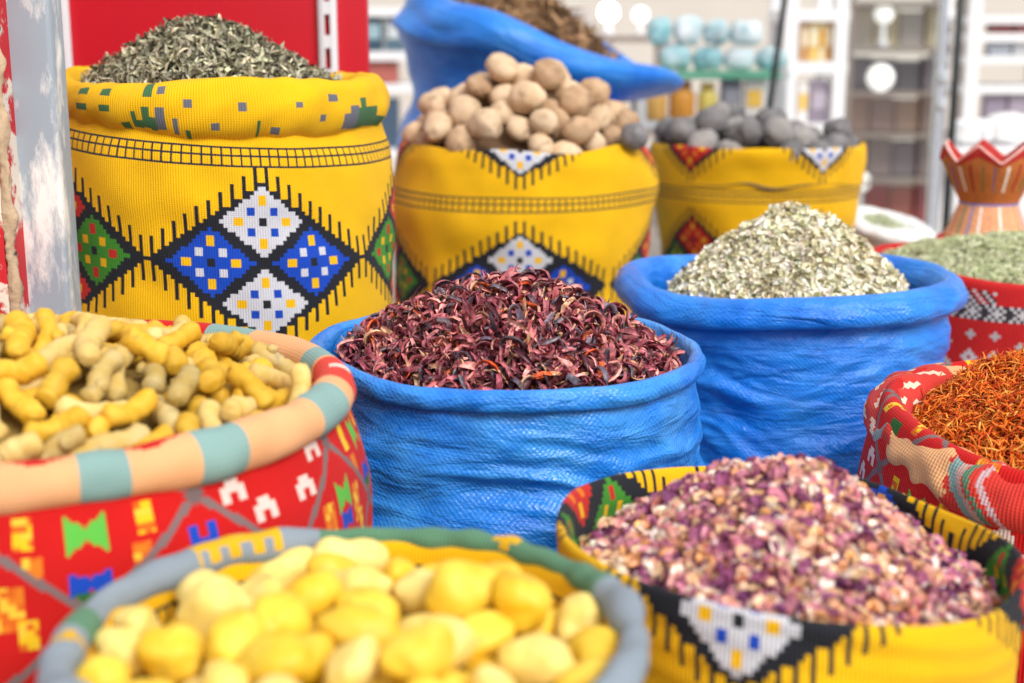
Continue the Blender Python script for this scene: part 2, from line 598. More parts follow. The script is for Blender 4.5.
def rot_to(n, tilt_sd, count):
    """rotation matrices: local z near n (tilted at random), random spin"""
    n = n + rng.normal(0, tilt_sd, n.shape)
    n /= np.linalg.norm(n, axis=1)[:, None]
    a = rng.normal(size=n.shape)
    u = np.cross(n, a); u /= np.linalg.norm(u, axis=1)[:, None]
    v = np.cross(n, u)
    return np.stack([u, v, n], -1)


def scatter(templates, pos, R, scale, cols):
    """merge many transformed copies into arrays"""
    VV, FF, CC, off = [], [], [], 0
    which = rng.integers(0, len(templates), len(pos))
    for t, (V, Fq, shade) in enumerate(templates):
        sel = np.where(which == t)[0]
        if not len(sel): continue
        v = np.einsum('nij,kj->nki', R[sel], V) * scale[sel][:, None, None] + pos[sel][:, None, :]
        nv = len(V)
        f = Fq[None] + (np.arange(len(sel)) * nv)[:, None, None] + off
        VV.append(v.reshape(-1, 3)); FF.append(f.reshape(-1, 4))
        CC.append((cols[sel][:, None, :] * shade[None, :, None]).reshape(-1, 3))
        off += len(sel) * nv
    return np.concatenate(VV), np.concatenate(FF), np.concatenate(CC)


def pick_cols(n, choices, jitter=0.15):
    """choices: list of (weight, srgb)"""
    w = np.array([c[0] for c in choices], float); w /= w.sum()
    base = np.array([lin(*c[1]) for c in choices])
    i = rng.choice(len(choices), n, p=w)
    return base[i] * rng.uniform(1 - jitter, 1 + jitter, (n, 1)) * rng.uniform(0.94, 1.06, (n, 3))


def ribbon(L, w, curl, twist, fold, seg=8, taper=0.6, rnd=0.0):
    """a curled dry strip, V-folded across"""
    V = []
    x = y = 0.0
    ang = -curl / 2
    P = []
    for i in range(seg + 1):
        P.append((x, y, ang))
        ang += curl / seg + rng.normal(0, rnd)
        x += L / seg * math.cos(ang); y += L / seg * math.sin(ang)
    P = np.array(P); P[:, :2] -= P[:, :2].mean(0)
    for i, (px, pz, a) in enumerate(P):
        t = i / seg
        ww = w * (1 - taper * abs(2 * t - 0.8) ** 2) * 0.5
        tw = twist * (t - 0.5)
        for sgn in (-1, 0, 1):
            cy = sgn * ww * math.cos(fold); cz = abs(sgn) * ww * math.sin(fold)
            yy = cy * math.cos(tw) - cz * math.sin(tw); zz = cy * math.sin(tw) + cz * math.cos(tw)
            V.append((px - zz * math.sin(a), yy, pz + zz * math.cos(a)))
    F = []
    for i in range(seg):
        for k in range(2):
            o = i * 3 + k
            F.append((o, o + 3, o + 4, o + 1))
    F = np.array(F)
    return np.array(V), F, rng.uniform(0.8, 1.15, len(F))


def petal(L, w, cup, seg=4, pts=0.0):
    """small cupped petal or leaf flake, 4x4 grid"""
    V = []
    for i in range(seg + 1):
        t = i / seg
        ww = w * 0.5 * math.sin(PI * (0.12 + 0.8 * t)) ** 0.8
        for k in range(-2, 3):
            s = k / 2
            V.append(((t - 0.5) * L, s * ww, cup * ((s * s) * ww * 1.2 + ((t - 0.5) ** 2) * L) + rng.normal(0, 0.03) * w))
    F = []
    for i in range(seg):
        for k in range(4):
            o = i * 5 + k
            F.append((o, o + 5, o + 6, o + 1))
    F = np.array(F)
    return np.array(V), F, rng.uniform(0.85, 1.12, len(F))


def merge_t(parts):
    V, F, S, off = [], [], [], 0
    for v, f, s in parts:
        V.append(v); F.append(f + off); S.append(s); off += len(v)
    return np.concatenate(V), np.concatenate(F), np.concatenate(S)


def calyx(r, lobes=5):
    parts = []
    for k in range(lobes):
        v, f, s = ribbon(r, r * 0.42, rng.uniform(-1.6, 1.2), rng.uniform(-0.8, 0.8), 0.5, seg=6, taper=0.8, rnd=0.12)
        v = v + np.array([r * 0.55, 0, 0.0])
        el = rng.uniform(0.1, 0.9)
        Ry = np.array(Matrix.Rotation(-el, 3, 'Y')); Rz = np.array(Matrix.Rotation(2 * PI * k / lobes + rng.normal(0, 0.2), 3, 'Z'))
        parts.append(((Rz @ Ry @ v.T).T, f, s))
    return merge_t(parts)


def bud(r):
    """dry rosebud: three wrapped petals round a small core"""
    parts = []
    for k in range(4):
        v, f, s = petal(r * 2.0, r * 1.9, 0.9)
        v[:, 2] -= r * 0.45
        v = v[:, [2, 1, 0]]
        v[:, 0] *= -1
        Rz = np.array(Matrix.Rotation(2 * PI * k / 4 + rng.normal(0, 0.3), 3, 'Z'))
        parts.append(((Rz @ v.T).T, f, s * rng.uniform(0.75, 1.2)))
    return merge_t(parts)


def strand(L, w, curl, seg=6):
    """thin three-sided thread, bent"""
    P = []
    x = y = z = 0.0; a = -curl / 2; bb = 0.0
    for i in range(seg + 1):
        P.append((x, y, z))
        a += curl / seg + rng.normal(0, 0.15); bb += rng.normal(0, 0.22)
        x += L / seg * math.cos(a); z += L / seg * math.sin(a) * 0.6; y += L / seg * math.sin(bb)
    P = np.array(P); P -= P.mean(0)
    V = []
    for i, p in enumerate(P):
        t = i / seg
        ww = w * (0.35 + 0.65 * math.sin(PI * (0.08 + 0.84 * t)))
        for k in range(3):
            an = 2 * PI * k / 3
            V.append(p + np.array([0, math.cos(an) * ww, math.sin(an) * ww]))
    F = []
    for i in range(seg):
        for k in range(3):
            F.append((i * 3 + k, i * 3 + 3 + k, i * 3 + 3 + (k + 1) % 3, i * 3 + (k + 1) % 3))
    F = np.array(F)
    return np.array(V), F, rng.uniform(0.9, 1.1, len(F))


def heap_obj(name, H, templates, n, choices, mat, smin, smax, tilt, lift, core, label, cat, layers=0.006, jitter=0.18, extra=None):
    x, y = H.sample(n)
    nn = H.normal(x, y)
    z = H.height(x, y) + lift + rng.uniform(-layers, layers * 0.6, n)
    pos = np.stack([x, y, z], -1)
    R = rot_to(nn, tilt, n)
    sc = rng.uniform(smin, smax, n)
    V, F, Cc = scatter(templates, pos, R, sc, pick_cols(n, choices, jitter))
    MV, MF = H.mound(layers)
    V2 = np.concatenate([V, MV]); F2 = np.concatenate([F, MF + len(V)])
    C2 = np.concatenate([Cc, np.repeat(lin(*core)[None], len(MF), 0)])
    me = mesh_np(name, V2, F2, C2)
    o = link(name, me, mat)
    return tag(o, label, cat, None, 'stuff')


# ------------------------------------------------------------------ piles of countable pieces
def drop_pile(H, specs, n_max, sink, view=(-70, 1100, -50, 760), soft=1.0, tries=26, over=0.012, edge=0.97, seed=2, xmin=None):
    """specs: function -> (dict with 'sph': (m,4) local spheres, 'var':...). Settle pieces one by one on the heap."""
    r = np.random.default_rng(seed)
    S = H.S
    Sx = np.zeros((0, 4))
    placed = []
    fails = 0
    while len(placed) < n_max and fails < 120:
        sp = specs(r)
        best = None
        for _ in range(tries):
            q = math.sqrt(r.uniform(0, 1)); ph = r.uniform(0, 2 * PI)
            x = S.cx + q * S.rx * H.fill * math.sin(ph); y = S.cy - q * S.ry * H.fill * math.cos(ph)
            if xmin is not None and project(np.array([x, y, S.zr]))[0, 0] < xmin: continue
            yaw = r.uniform(0, 2 * PI)
            nrm = H.normal(np.array(x), np.array(y))
            g = -(nrm[0] * math.cos(yaw) + nrm[1] * math.sin(yaw)) / nrm[2]
            pitch = -math.atan(g) + r.normal(0, sp.get('pitch', 0.2))
            Rm = np.array(Matrix.Rotation(yaw, 3, 'Z') @ Matrix.Rotation(pitch, 3, 'Y') @ Matrix.Rotation(r.uniform(0, 2 * PI), 3, 'X'))
            loc = (Rm @ sp['sph'][:, :3].T).T
            X = x + loc[:, 0]; Y = y + loc[:, 1]; rad = sp['sph'][:, 3]
            qq = np.hypot((X - S.cx) / (S.rx * edge - rad), (Y - S.cy) / (S.ry * edge - rad))
            if qq.max() > 1: continue
            zmin = (H.height(X, Y) - sink + rad - loc[:, 2]).max()
            if len(Sx):
                dd = np.hypot(X[:, None] - Sx[None, :, 0], Y[:, None] - Sx[None, :, 1])
                rr = (rad[:, None] + Sx[None, :, 3]) * soft
                m = dd < rr
                if m.any():
                    zz = Sx[None, :, 2] + np.sqrt(np.maximum(rr ** 2 - dd ** 2, 0)) - loc[:, 2][:, None]
                    zmin = max(zmin, zz[m].max())
            ex = zmin - float(H.height(np.array(x), np.array(y)))
            if best is None or ex < best[0]:
                best = (ex, x, y, zmin, Rm, loc, rad)
        if best is None or best[0] > over:
            fails += 1; continue
        ex, x, y, z, Rm, loc, rad = best
        Sx = np.vstack([Sx, np.stack([x + loc[:, 0], y + loc[:, 1], z + loc[:, 2], rad], 1)])
        pj = project(np.array([x, y, z]))[0]
        placed.append(dict(p=(x, y, z), R=Rm, spec=sp, px=pj))
    vis = [d for d in placed if view[0] < d['px'][0] < view[1] and view[2] < d['px'][1] < view[3]]
    return vis


def tube_piece(name, L, r, bend, knobs, mat, seed, rings=34, seg=14, stubs=(), rough=0.06):
    """finger of root: bent, swollen, ringed, blunt ends, with side stubs"""
    rr = np.random.default_rng(seed)

    def tube(P, rad):
        T = np.gradient(P, axis=0); T /= np.linalg.norm(T, axis=1)[:, None]
        up = np.array([0, 0.3, 1.0])
        U = np.cross(T, up); U /= np.linalg.norm(U, axis=1)[:, None]
        Wv = np.cross(U, T)
        an = np.arange(seg) / seg * 2 * PI
        V = P[:, None, :] + rad[:, None, None] * (np.cos(an)[None, :, None] * U[:, None, :] + np.sin(an)[None, :, None] * Wv[:, None, :])
        V = V.reshape(-1, 3)
        idx = np.arange(len(P) * seg).reshape(len(P), seg); nx = np.roll(idx, -1, 1)
        f = np.stack([idx[:-1], idx[1:], nx[1:], nx[:-1]], -1).reshape(-1, 4)
        return V, f
    t = np.linspace(0, 1, rings)
    ends = np.clip(np.minimum(t, 1 - t) * L / (r * 0.55), 0, 1)
    prof = np.sqrt(np.maximum(1 - (1 - ends) ** 2.6, 0.0))
    prof = np.maximum(prof, 0.02)
    body = 1 + 0.06 * np.sin(2 * PI * (t * knobs * .5 + rr.uniform())) - 0.07 * np.exp(-((np.mod(t * knobs * 1.3 + .3, 1) - .5) / .07) ** 2) + 0.5 * (rr.uniform() - 0.5) * (t - 0.5) + .12 * np.exp(-((t - rr.choice([0.08, .92, .5])) / .12) ** 2)
    ang = bend * (t - 0.5)
    P = np.stack([(t - 0.5) * L * np.cos(ang * 0.5), 0.5 * L * bend * (t - 0.5) ** 2 - L * bend * 0.04, 0.05 * L * np.sin(2 * PI * t + rr.uniform(0, 6))], 1)
    V, F = tube(P, r * prof * body)
    allV, allF, off = [V], [F], len(V)
    for (ts, az, l2, r2) in stubs:
        i = int(ts * (rings - 1))
        d = np.array([0.35, math.cos(az), math.sin(az)]); d /= np.linalg.norm(d)
        tt = np.linspace(0, 1, 10)
        Ps = P[i] + d * (tt[:, None] * (l2 + r)) 
        e2 = np.clip((1 - tt) * (l2 + r) / (r2 * 0.8), 0, 1)
        p2 = np.maximum(np.sqrt(np.maximum(1 - (1 - e2) ** 2.4, 0)), 0.02)
        v2, f2 = tube(Ps, r2 * p2 * (1 + 0.08 * np.sin(9 * tt)))
        allV.append(v2); allF.append(f2 + off); off += len(v2)
    V = np.concatenate(allV)
    V = V + (fnoise(V, (60, 60, 60), seed + 300)[:, None] * 0.09 * r + fnoise(V, (160, 160, 160), seed + 400)[:, None] * rough * r) * (V / (np.linalg.norm(V, axis=1)[:, None] + 1e-6))
    me = mesh_np(name, V, np.concatenate(allF))
    me.materials.append(mat)
    m = max(3, int(L / r / 1.1))
    ts = np.linspace(0, 1, m)
    sp = np.stack([np.interp(ts, t, P[:, 0]) * (1 - 0.6 * r / L), np.interp(ts, t, P[:, 1]), np.interp(ts, t, P[:, 2]), np.full(m, r * 1.02)], 1)
    sp[0, 3] *= 0.85; sp[-1, 3] *= 0.85
    return me, sp


def ball_piece(name, r, ell, lump, mat, seed, nub=0.0, dimple=0.0, fine=0.01, wrinkle=0.0):
    """dried lime / lemon: lumpy ellipsoid with a stem scar"""
    nr, nu = 20, 28
    th = np.linspace(0.02, PI - 0.02, nr); ph = np.arange(nu) / nu * 2 * PI
    T, Pp = np.meshgrid(th, ph, indexing='ij')
    D = np.stack([np.cos(T), np.sin(T) * np.cos(Pp), np.sin(T) * np.sin(Pp)], -1)
    rad = 1 + lump * fnoise(D, (0.42, 0.42, 0.42), seed + 500) + lump * 0.3 * fnoise(D, (1.1, 1.1, 1.1), seed + 600) + fine * fnoise(D, (3, 3, 3), seed + 700)
    if wrinkle:
        rad += wrinkle * (1 - 2 * np.abs(fnoise(D, (0.5, 1.6, 1.6), seed + 800)))
    rad += nub * np.exp(-(T / 0.26) ** 2) - dimple * np.exp(-((PI - T) / 0.3) ** 2)
    V = D * rad[..., None] * r * np.array(ell)
    idx = np.arange(nr * nu).reshape(nr, nu); nx = np.roll(idx, -1, 1)
    f = np.stack([idx[:-1], idx[1:], nx[1:], nx[:-1]], -1).reshape(-1, 4)
    Vs = V.reshape(-1, 3)
    caps = [idx[0][:, None], idx[-1][:, None]]
    top, bot = len(Vs), len(Vs) + 1
    Vs = np.vstack([Vs, V[0].mean(0), V[-1].mean(0)])
    t1 = np.stack([np.full(nu, top), idx[0], nx[0]], -1)
    t2 = np.stack([np.full(nu, bot), nx[-1], idx[-1]], -1)
    me = mesh_np(name, Vs, [f, t1, t2])
    me.materials.append(mat)
    el = ell[0]
    if el > 1.15:
        o = (el - 1) * r
        sp = np.array([[-o, 0, 0, r * 0.97], [0, 0, 0, r], [o, 0, 0, r * 0.97]])
    else:
        sp = np.array([[0, 0, 0, r * max(ell) * 0.98]])
    return me, sp


def put_pile(name, vis, cat, group, labeler, mats=None):
    objs = []
    proto = {}
    for i, d in enumerate(vis):
        key = id(d['spec']['me'])
        if key not in proto:
            o = bpy.data.objects.new(name, d['spec']['me']); proto[key] = o
        else:
            o = proto[key].copy()
        COL.objects.link(o)
        M4 = Matrix([list(r) for r in d['R']]).to_4x4()
        M4.translation = Vector(d['p'])
        o.matrix_world = M4
        d['o'] = o
        tag(o, None, cat, group)
        objs.append(o)
    labeler(vis)
    return objs


# ================================================================== SACKS
deg = math.radians
G_YEL = 'yellow embroidered sacks'
G_BLUE = 'blue woven plastic sacks'
G_RED = 'red kilim sacks'

# ---- tall yellow sack with rolled collar (dried leaves)
A = Sack(*W(217, 100, 2.0)[:2], 0.247, 0.240, 0.916, tilt=(-0.006, -0.004), wob=((3, 0.012, 0.6),))
def wrA(P, PH, Z, sr):
    d, dz = wr_soft(0.006, 21, (2.2, 2.2, 4), 0.004)(P, PH, Z, sr)
    return d, dz - 0.013 * np.sin(PH + .15) * smooth01((sr + .42) / .1)


rA = empty('embroidered_sack', (A.cx, A.cy, 0), 'tall yellow sack with rolled collar and blue and white lozenges, beside the metal post', 'sack', G_YEL)
sack_skin('body', A, [(-.06, 0), (-.02, .06), (.0, .2), (.004, .5), (.006, .72), (.0, .84), (-.014, .885), (-.022, .925), (-.036, .93), (-.05, .90), (-.055, .86)],
          0.42, M_CLOTH, rA, lambda X, Y: pat_lozenges(X, Y, 20, -39.5, 30, 13.5, 2.5), wr=wrA)


def projx(S, PH, dr):
    P = S.pt(PH, dr * np.ones_like(PH), S.zr * np.ones_like(PH))
    return project(P.reshape(-1, 3))[:, 0].reshape(PH.shape)


def rollA(PH, AL):
    o = np.empty(PH.shape + (3,)); o[:] = YEL
    x = projx(A, PH, .0)
    y = np.where(x < 130, 98, 103) - 29 * np.sin(AL)
    out = np.cos(AL) > -0.3
    fr = np.cos(PH) > 0
    GR = lin(70, 116, 74); SL = lin(112, 114, 124)
    for x0, x1, y0, y1, c in ((75, 86, 76, 85, GR), (100, 110, 76, 85, GR), (75, 86, 96, 106, GR), (100, 110, 96, 106, GR),
                              (143, 152, 75, 90, GR), (157, 166, 79, 88, SL), (184, 193, 92, 101, SL), (237, 246, 96, 104, SL),
                              (210, 219, 115, 123, SL), (271, 281, 119, 127, SL), (296, 303, 95, 102, SL), (321, 328, 110, 118, SL), (330, 340, 88, 96, SL),
                              (142, 150, 100, 125, GR), (150, 156, 113, 126, GR), (156, 165, 102, 124, SL), (131, 136, 108, 126, GR), (136, 142, 117, 126, GR),
                              (120, 128, 116, 124, GR), (172, 178, 113, 128, SL), (184, 189, 122, 132, GR),
                              (345, 352, 110, 126, SL), (352, 360, 100, 128, SL), (360, 378, 104, 128, GR), (362, 368, 94, 106, GR), (378, 384, 116, 128, GR), (256, 260, 112, 134, GR)):
        o[out & fr & (x >= x0) & (x < x1) & (y >= y0) & (y < y1)] = c
    return o


roll_skin('rolled_collar', A, 0.025, 0.034, 0.0, M_CLOTH, rA, rollA, dr0=-0.024, nu=720, nv=64, amp=0.005, freq=(5, 5, 5), seed=31,
          vary=lambda PH: (1 + .1 * np.sin(3 * PH + 1), 1 + .07 * np.sin(4 * PH) + .1 * np.sin(PH * 2 - .4)))

# ---- yellow sack of brown dried limes
B = Sack(*W(522, 150, 2.7)[:2], 0.247, 0.24, 0.807, tilt=(0.0, -0.004))
rB = empty('embroidered_sack', (B.cx, B.cy, 0), 'yellow sack full of brown dried limes, white toothed triangle at its rim', 'sack', G_YEL)
sack_skin('body', B, [(-.05, 0), (-.01, .06), (.0, .3), (.010, .6), (.013, .7), (.004, .77), (-.006, .800), (-.012, .807), (-.018, .800), (-.022, .77), (-.03, .70)],
          0.34, M_CLOTH, rB, lambda X, Y: pat_lozenges(X, Y, -1, 10, 34, 15), wr=wr_soft(0.007, 22, (2, 2, 5), 0.006))

# ---- yellow sack of black dried limes
Cc = Sack(*W(757, 150, 3.08)[:2], 0.236, 0.225, 0.776)
rC = empty('embroidered_sack', (Cc.cx, Cc.cy, 0), 'yellow sack full of black dried limes, red triangle and red lozenge on it', 'sack', G_YEL)
sack_skin('body', Cc, [(-.07, 0), (-.06, .06), (-.05, .3), (-.03, .52), (-.006, .66), (.0, .74), (-.0, .768), (-.006, .776), (-.012, .770), (-.018, .74), (-.03, .66)],
          0.34, M_CLOTH, rC, lambda X, Y: pat_lozenges(X, Y, 23, 9.5, 31, 14), wr=wr_soft(0.006, 23, (2, 2, 5), 0.004))

# ---- blue sack of hibiscus
D = Sack(*W(509, 352, 1.68)[:2], 0.241, 0.238, 0.634, tilt=(-0.004, -0.002), wob=((2, 0.012, 0.5), (3, 0.008, 1.0)))
rD = empty('plastic_sack', (D.cx, D.cy, 0), 'glossy blue woven sack with a thin hem, heaped with dark red petals', 'sack', G_BLUE)
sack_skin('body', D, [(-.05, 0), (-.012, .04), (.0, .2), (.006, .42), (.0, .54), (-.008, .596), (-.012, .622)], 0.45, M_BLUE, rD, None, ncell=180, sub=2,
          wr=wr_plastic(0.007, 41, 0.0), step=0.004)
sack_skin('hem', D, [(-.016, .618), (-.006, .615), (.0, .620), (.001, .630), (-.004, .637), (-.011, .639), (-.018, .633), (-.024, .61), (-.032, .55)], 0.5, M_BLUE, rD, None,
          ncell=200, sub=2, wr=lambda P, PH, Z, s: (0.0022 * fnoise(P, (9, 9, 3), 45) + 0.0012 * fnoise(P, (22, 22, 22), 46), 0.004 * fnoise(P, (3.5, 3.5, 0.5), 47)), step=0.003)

# ---- blue sack of pale green flakes
E = Sack(*W(787, 295, 2.08)[:2], 0.247, 0.200, 0.650, tilt=(0.004, -0.003), wob=((2, 0.01, 1.2),))
rE = empty('plastic_sack', (E.cx, E.cy, 0), 'blue woven sack with a wide folded cuff, heaped with pale green flakes', 'sack', G_BLUE)
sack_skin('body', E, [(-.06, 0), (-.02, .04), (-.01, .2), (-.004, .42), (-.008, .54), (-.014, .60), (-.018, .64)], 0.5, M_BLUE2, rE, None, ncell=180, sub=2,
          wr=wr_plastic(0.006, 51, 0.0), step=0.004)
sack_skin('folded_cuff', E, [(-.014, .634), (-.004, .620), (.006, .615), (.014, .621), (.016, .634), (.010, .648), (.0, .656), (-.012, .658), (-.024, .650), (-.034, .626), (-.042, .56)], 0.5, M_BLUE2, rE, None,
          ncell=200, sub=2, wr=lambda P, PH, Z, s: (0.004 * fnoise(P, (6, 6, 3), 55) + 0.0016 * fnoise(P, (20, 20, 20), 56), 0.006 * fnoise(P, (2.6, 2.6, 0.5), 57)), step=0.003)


# ---- red kilim sack of turmeric
def bow(dx, dy, w=3.5, s=0.75):
    w = w * .8
    return (np.abs(dx) <= w) & (np.abs(dy) <= np.abs(dx) * s + 0.8)


def pat_kilim(x0=25, y0=-7, seam=True):
    def f(Xf, Yf):
        X = np.floor(Xf * 2) / 2; Y = np.floor(Yf * 2) / 2
        o = np.empty(X.shape + (3,)); o[:] = KRED
        for sx, sy, kind in ((0, 0, 0), (16, -14, 1)):
            ux = X - x0 - sx; kx = np.floor((ux + 16) / 32); dx = ux - kx * 32
            uy = Y - y0 - sy; ky = np.floor((uy + 14) / 28); dy = uy - ky * 28
            ins = np.abs(dx) / 16 + np.abs(dy) / 14 < 1
            par = np.mod(kx, 2) == 0
            def put(mask, c): o[ins & mask] = c
            if kind == 0:
                a = par
                put(a & bow(dx, dy + 2.5), LGRN); put(a & bow(dx, dy + 9.5, 3.5, .4), BLU)
                put(a & (np.abs(dx) <= 2) & (np.abs(dy + 11.5) < 1), DGRN)
                put(a & (np.abs(np.abs(dx) - 8) <= 1.3) & (np.abs(dy + 1.5) <= 2.3), lin(244, 196, 30))
                put(a & (np.abs(np.abs(dx) - 7) <= 1.4) & (np.abs(dy + 6.5) <= 1.6), ORG)
                put(a & bow(dx, dy - 6, 3, .6), ORG)
                for mx, my in ((-9.5, -1.0), (-4.5, -5), (5.5, -4.5), (10.5, .5), (0, 6)):
                    ex, ey = dx - mx, dy - my
                    put(~a & (np.abs(ex) <= 2.4) & (np.abs(ey) <= 1.8) & ~((np.abs(ex) < .8) & (ey < -0.3)) & ~((np.abs(ex) > 1.4) & (ey > .9)), CRM)
            else:
                a = par
                ex, ey = np.abs(dx), dy - 8
                put(a & (ex <= 2.4) & (np.abs(ey) <= 1.8) & ~((ex < .9) & (ey > -0.4)), BLU)
                put(a & (np.abs(dx) <= 2) & (np.abs(dy - 3) < 1.6), ORG)
                put(a & (np.abs(np.abs(dx) - 7) <= 2) & (np.abs(dy - 3) <= 1.6), lin(238, 170, 30))
                put(a & bow(dx, dy + 3), ORG); put(a & bow(dx, dy + 8, 3, .4), BLU)
                put(~a & bow(dx, dy - 5), LGRN); put(~a & bow(dx, dy - 1, 3, .4), BLU)
                put(~a & (np.abs(np.abs(dx) - 6) <= 1.6) & (np.abs(dy - 2) <= 3.2), ORG)
                put(~a & (np.abs(np.abs(dx) - 8) <= 1.2) & (np.abs(dy + 2) <= 2), lin(244, 196, 30))
                put(~a & (np.abs(dx) <= 2.4) & (np.abs(dy + 6) <= 2), DGRN)
            if kind == 0:
                edge = np.abs(np.abs(dx) / 16 + np.abs(dy) / 14 - 1)
                o[edge < 0.055] = KGREY
                nod = (np.abs(np.abs(dx) - 16) + np.abs(dy) < 1.7) | (np.abs(dx) + np.abs(np.abs(dy) - 14) < 1.7)
                o[nod] = KGREY * 0.8
        # odd stitches of another yarn inside the orange and yellow blocks
        hsh = np.mod(np.sin(np.floor(Xf) * 12.9898 + np.floor(Yf) * 78.233) * 43758.5453, 1)
        warm = (o[..., 0] > .6) & (o[..., 1] > .12) & (o[..., 2] < .1)
        o[warm & (hsh < .25)] = lin(226, 104, 24)
        o[warm & (hsh > .8)] = lin(246, 200, 60)
        return o
    return f


Fs = Sack(*W(8, 420, 1.32)[:2], 0.338, 0.274, 0.662, tilt=(0.008, -0.008), wob=((3, 0.012, 2.0), (2, 0.0, 0)))
rF = empty('kilim_sack', (Fs.cx, Fs.cy, 0), 'large red patterned sack with peach and teal rolled collar, full of turmeric roots', 'sack', G_RED)
sack_skin('body', Fs, [(-.06, 0), (-.02, .05), (.0, .3), (.010, .48), (.006, .58), (-.010, .636), (-.022, .662), (-.034, .662), (-.046, .63), (-.052, .57)],
          0.36, M_KILIM, rF, pat_kilim(), ncell=352, sub=2, wr=wr_soft(0.006, 61, (2.4, 2.4, 3), 0.0))


def rollF(PH, AL):
    o = np.empty(PH.shape + (3,)); o[:] = PCH
    d = np.degrees(PH)
    up = np.degrees(np.mod(AL + PI / 2, 2 * PI) - PI / 2)
    for a0, a1, c in ((25.5, 32.5, TEAL), (43, 51, TEAL), (70, 82, TEAL), (108, 117, TEAL), (140, 152, TEAL), (-16, -9, TEAL), (-50, -43, TEAL), (-80, -72, TEAL), (-125, -115, TEAL)):
        o[(d >= a0) & (d < a1)] = c
    o[(d > 87) & (d < 106)] = lin(226, 62, 46)
    tri = (np.abs(d - 20) < 7 - (115 - up) * 0.12) & (up > 66)
    o[tri] = KRED
    tri = (np.abs(d - 36.5) < 7 - (115 - up) * 0.12) & (up > 66)
    o[tri] = KRED
    o[(d > 152) & (up > 40)] = KRED
    o[(d > 96) & (d < 100) & (up > 30) & (up < 100)] = CRM
    return o


roll_skin('rolled_collar', Fs, 0.019, 0.0195, 0.0, M_ROLL, rF, rollF, dr0=-0.022, nu=620, nv=36, amp=0.0035, freq=(4, 4, 4), seed=63,
          vary=lambda PH: (1 + .12 * np.cos(PH - .1), 1 + .12 * np.cos(PH - .1)))

# ---- front sack of yellow dried lemons
G = Sack(*W(352, 660, 0.95)[:2], 0.207, 0.207, 0.594, tilt=(0.002, 0.0), wob=((3, 0.012, 0.3), (5, 0.008, 1.2), (2, .008, 0)))
rG = empty('embroidered_sack', (G.cx, G.cy, 0), 'yellow sack with a grey and green rolled rim, full of yellow dried lemons', 'sack', G_YEL)
sack_skin('body', G, [(-.05, 0), (-.012, .05), (.0, .25), (.004, .45), (-.006, .56), (-.010, .594), (-.016, .598), (-.022, .590), (-.026, .56), (-.03, .50)],
          0.2, M_CLOTH, rG, lambda X, Y: pat_lozenges(X, Y, 10, -21, 38, 16), sub=2, wr=wr_soft(0.004, 66, (3, 3, 3), 0.0))


def rollG(PH, AL):
    o = np.empty(PH.shape + (3,)); o[:] = DOVE
    d = np.degrees(PH)
    for a0, a1 in ((112, 181), (-181, -166), (-100, -90), (30, 60), (-40, -10)):
        o[(d >= a0) & (d < a1)] = SAGE
    up = np.degrees(np.mod(AL + PI / 2, 2 * PI) - PI / 2)
    sq = np.mod(d, 5.4) < 3.0
    for a0, a1 in ((143, 151), (-156, -134), (-88, -82)):
        m = (d >= a0) & (d < a1)
        o[m & (up > 75) & (up < 125)] = lin(238, 186, 32)
        o[m & sq & (up > 20) & (up < 170)] = lin(238, 186, 32)
    return o


roll_skin('rolled_rim', G, 0.0115, 0.012, 0.004, M_CLOTH, rG, rollG, dr0=-0.012, nu=480, nv=30, amp=0.0045, freq=(7, 7, 7), seed=67)

# ---- yellow sack of rosebuds, front right
Hs = Sack(*W(786, 545, 1.2)[:2], 0.200, 0.203, 0.582, tilt=(-0.012, 0.002), wob=((2, 0.006, 0.5), (3, 0.01, 2.4)))
rH = empty('embroidered_sack', (Hs.cx, Hs.cy, 0), 'yellow sack with bright patterned lining, full of pink rose petals, at the front right', 'sack', G_YEL)
sack_skin('body', Hs, [(-.05, 0), (-.012, .05), (-.006, .25), (-.004, .45), (-.001, .54), (-.001, .574), (-.005, .582), (-.010, .577), (-.014, .560), (-.013, .545), (-.019, .525), (-.024, .48)],
          0.24, M_CLOTH, rH, lambda X, Y: pat_lozenges(X, Y, -18, 8, 38, 16), sub=2,
          wr=lambda P, PH, Z, s: (fnoise(P, (3, 3, 4), 71) * .004 + fnoise(P, (10, 10, 40), 72) * .0015, fnoise(P, (3, 3, .5), 73) * .004))

# ---- red sack of orange safflower, right
I = Sack(*W(1084, 440, 1.58)[:2], 0.238, 0.235, 0.538, tilt=(-0.004, -0.022), wob=((3, 0.02, 0.4), (5, 0.014, 2.0), (2, .02, 1.2)))
rI = empty('kilim_sack', (I.cx, I.cy, 0), 'red patterned sack with a fat peach rolled collar, full of orange safflower threads', 'sack', G_RED)
sack_skin('body', I, [(-.05, 0), (-.012, .05), (.0, .2), (.004, .40), (.0, .50), (-.012, .555), (-.022, .575), (-.036, .575), (-.05, .55), (-.056, .50)],
          0.36, M_KILIM, rI, pat_kilim(9, -13), ncell=288, sub=2, wr=wr_soft(0.006, 81, (2.4, 2.4, 3), 0.0))


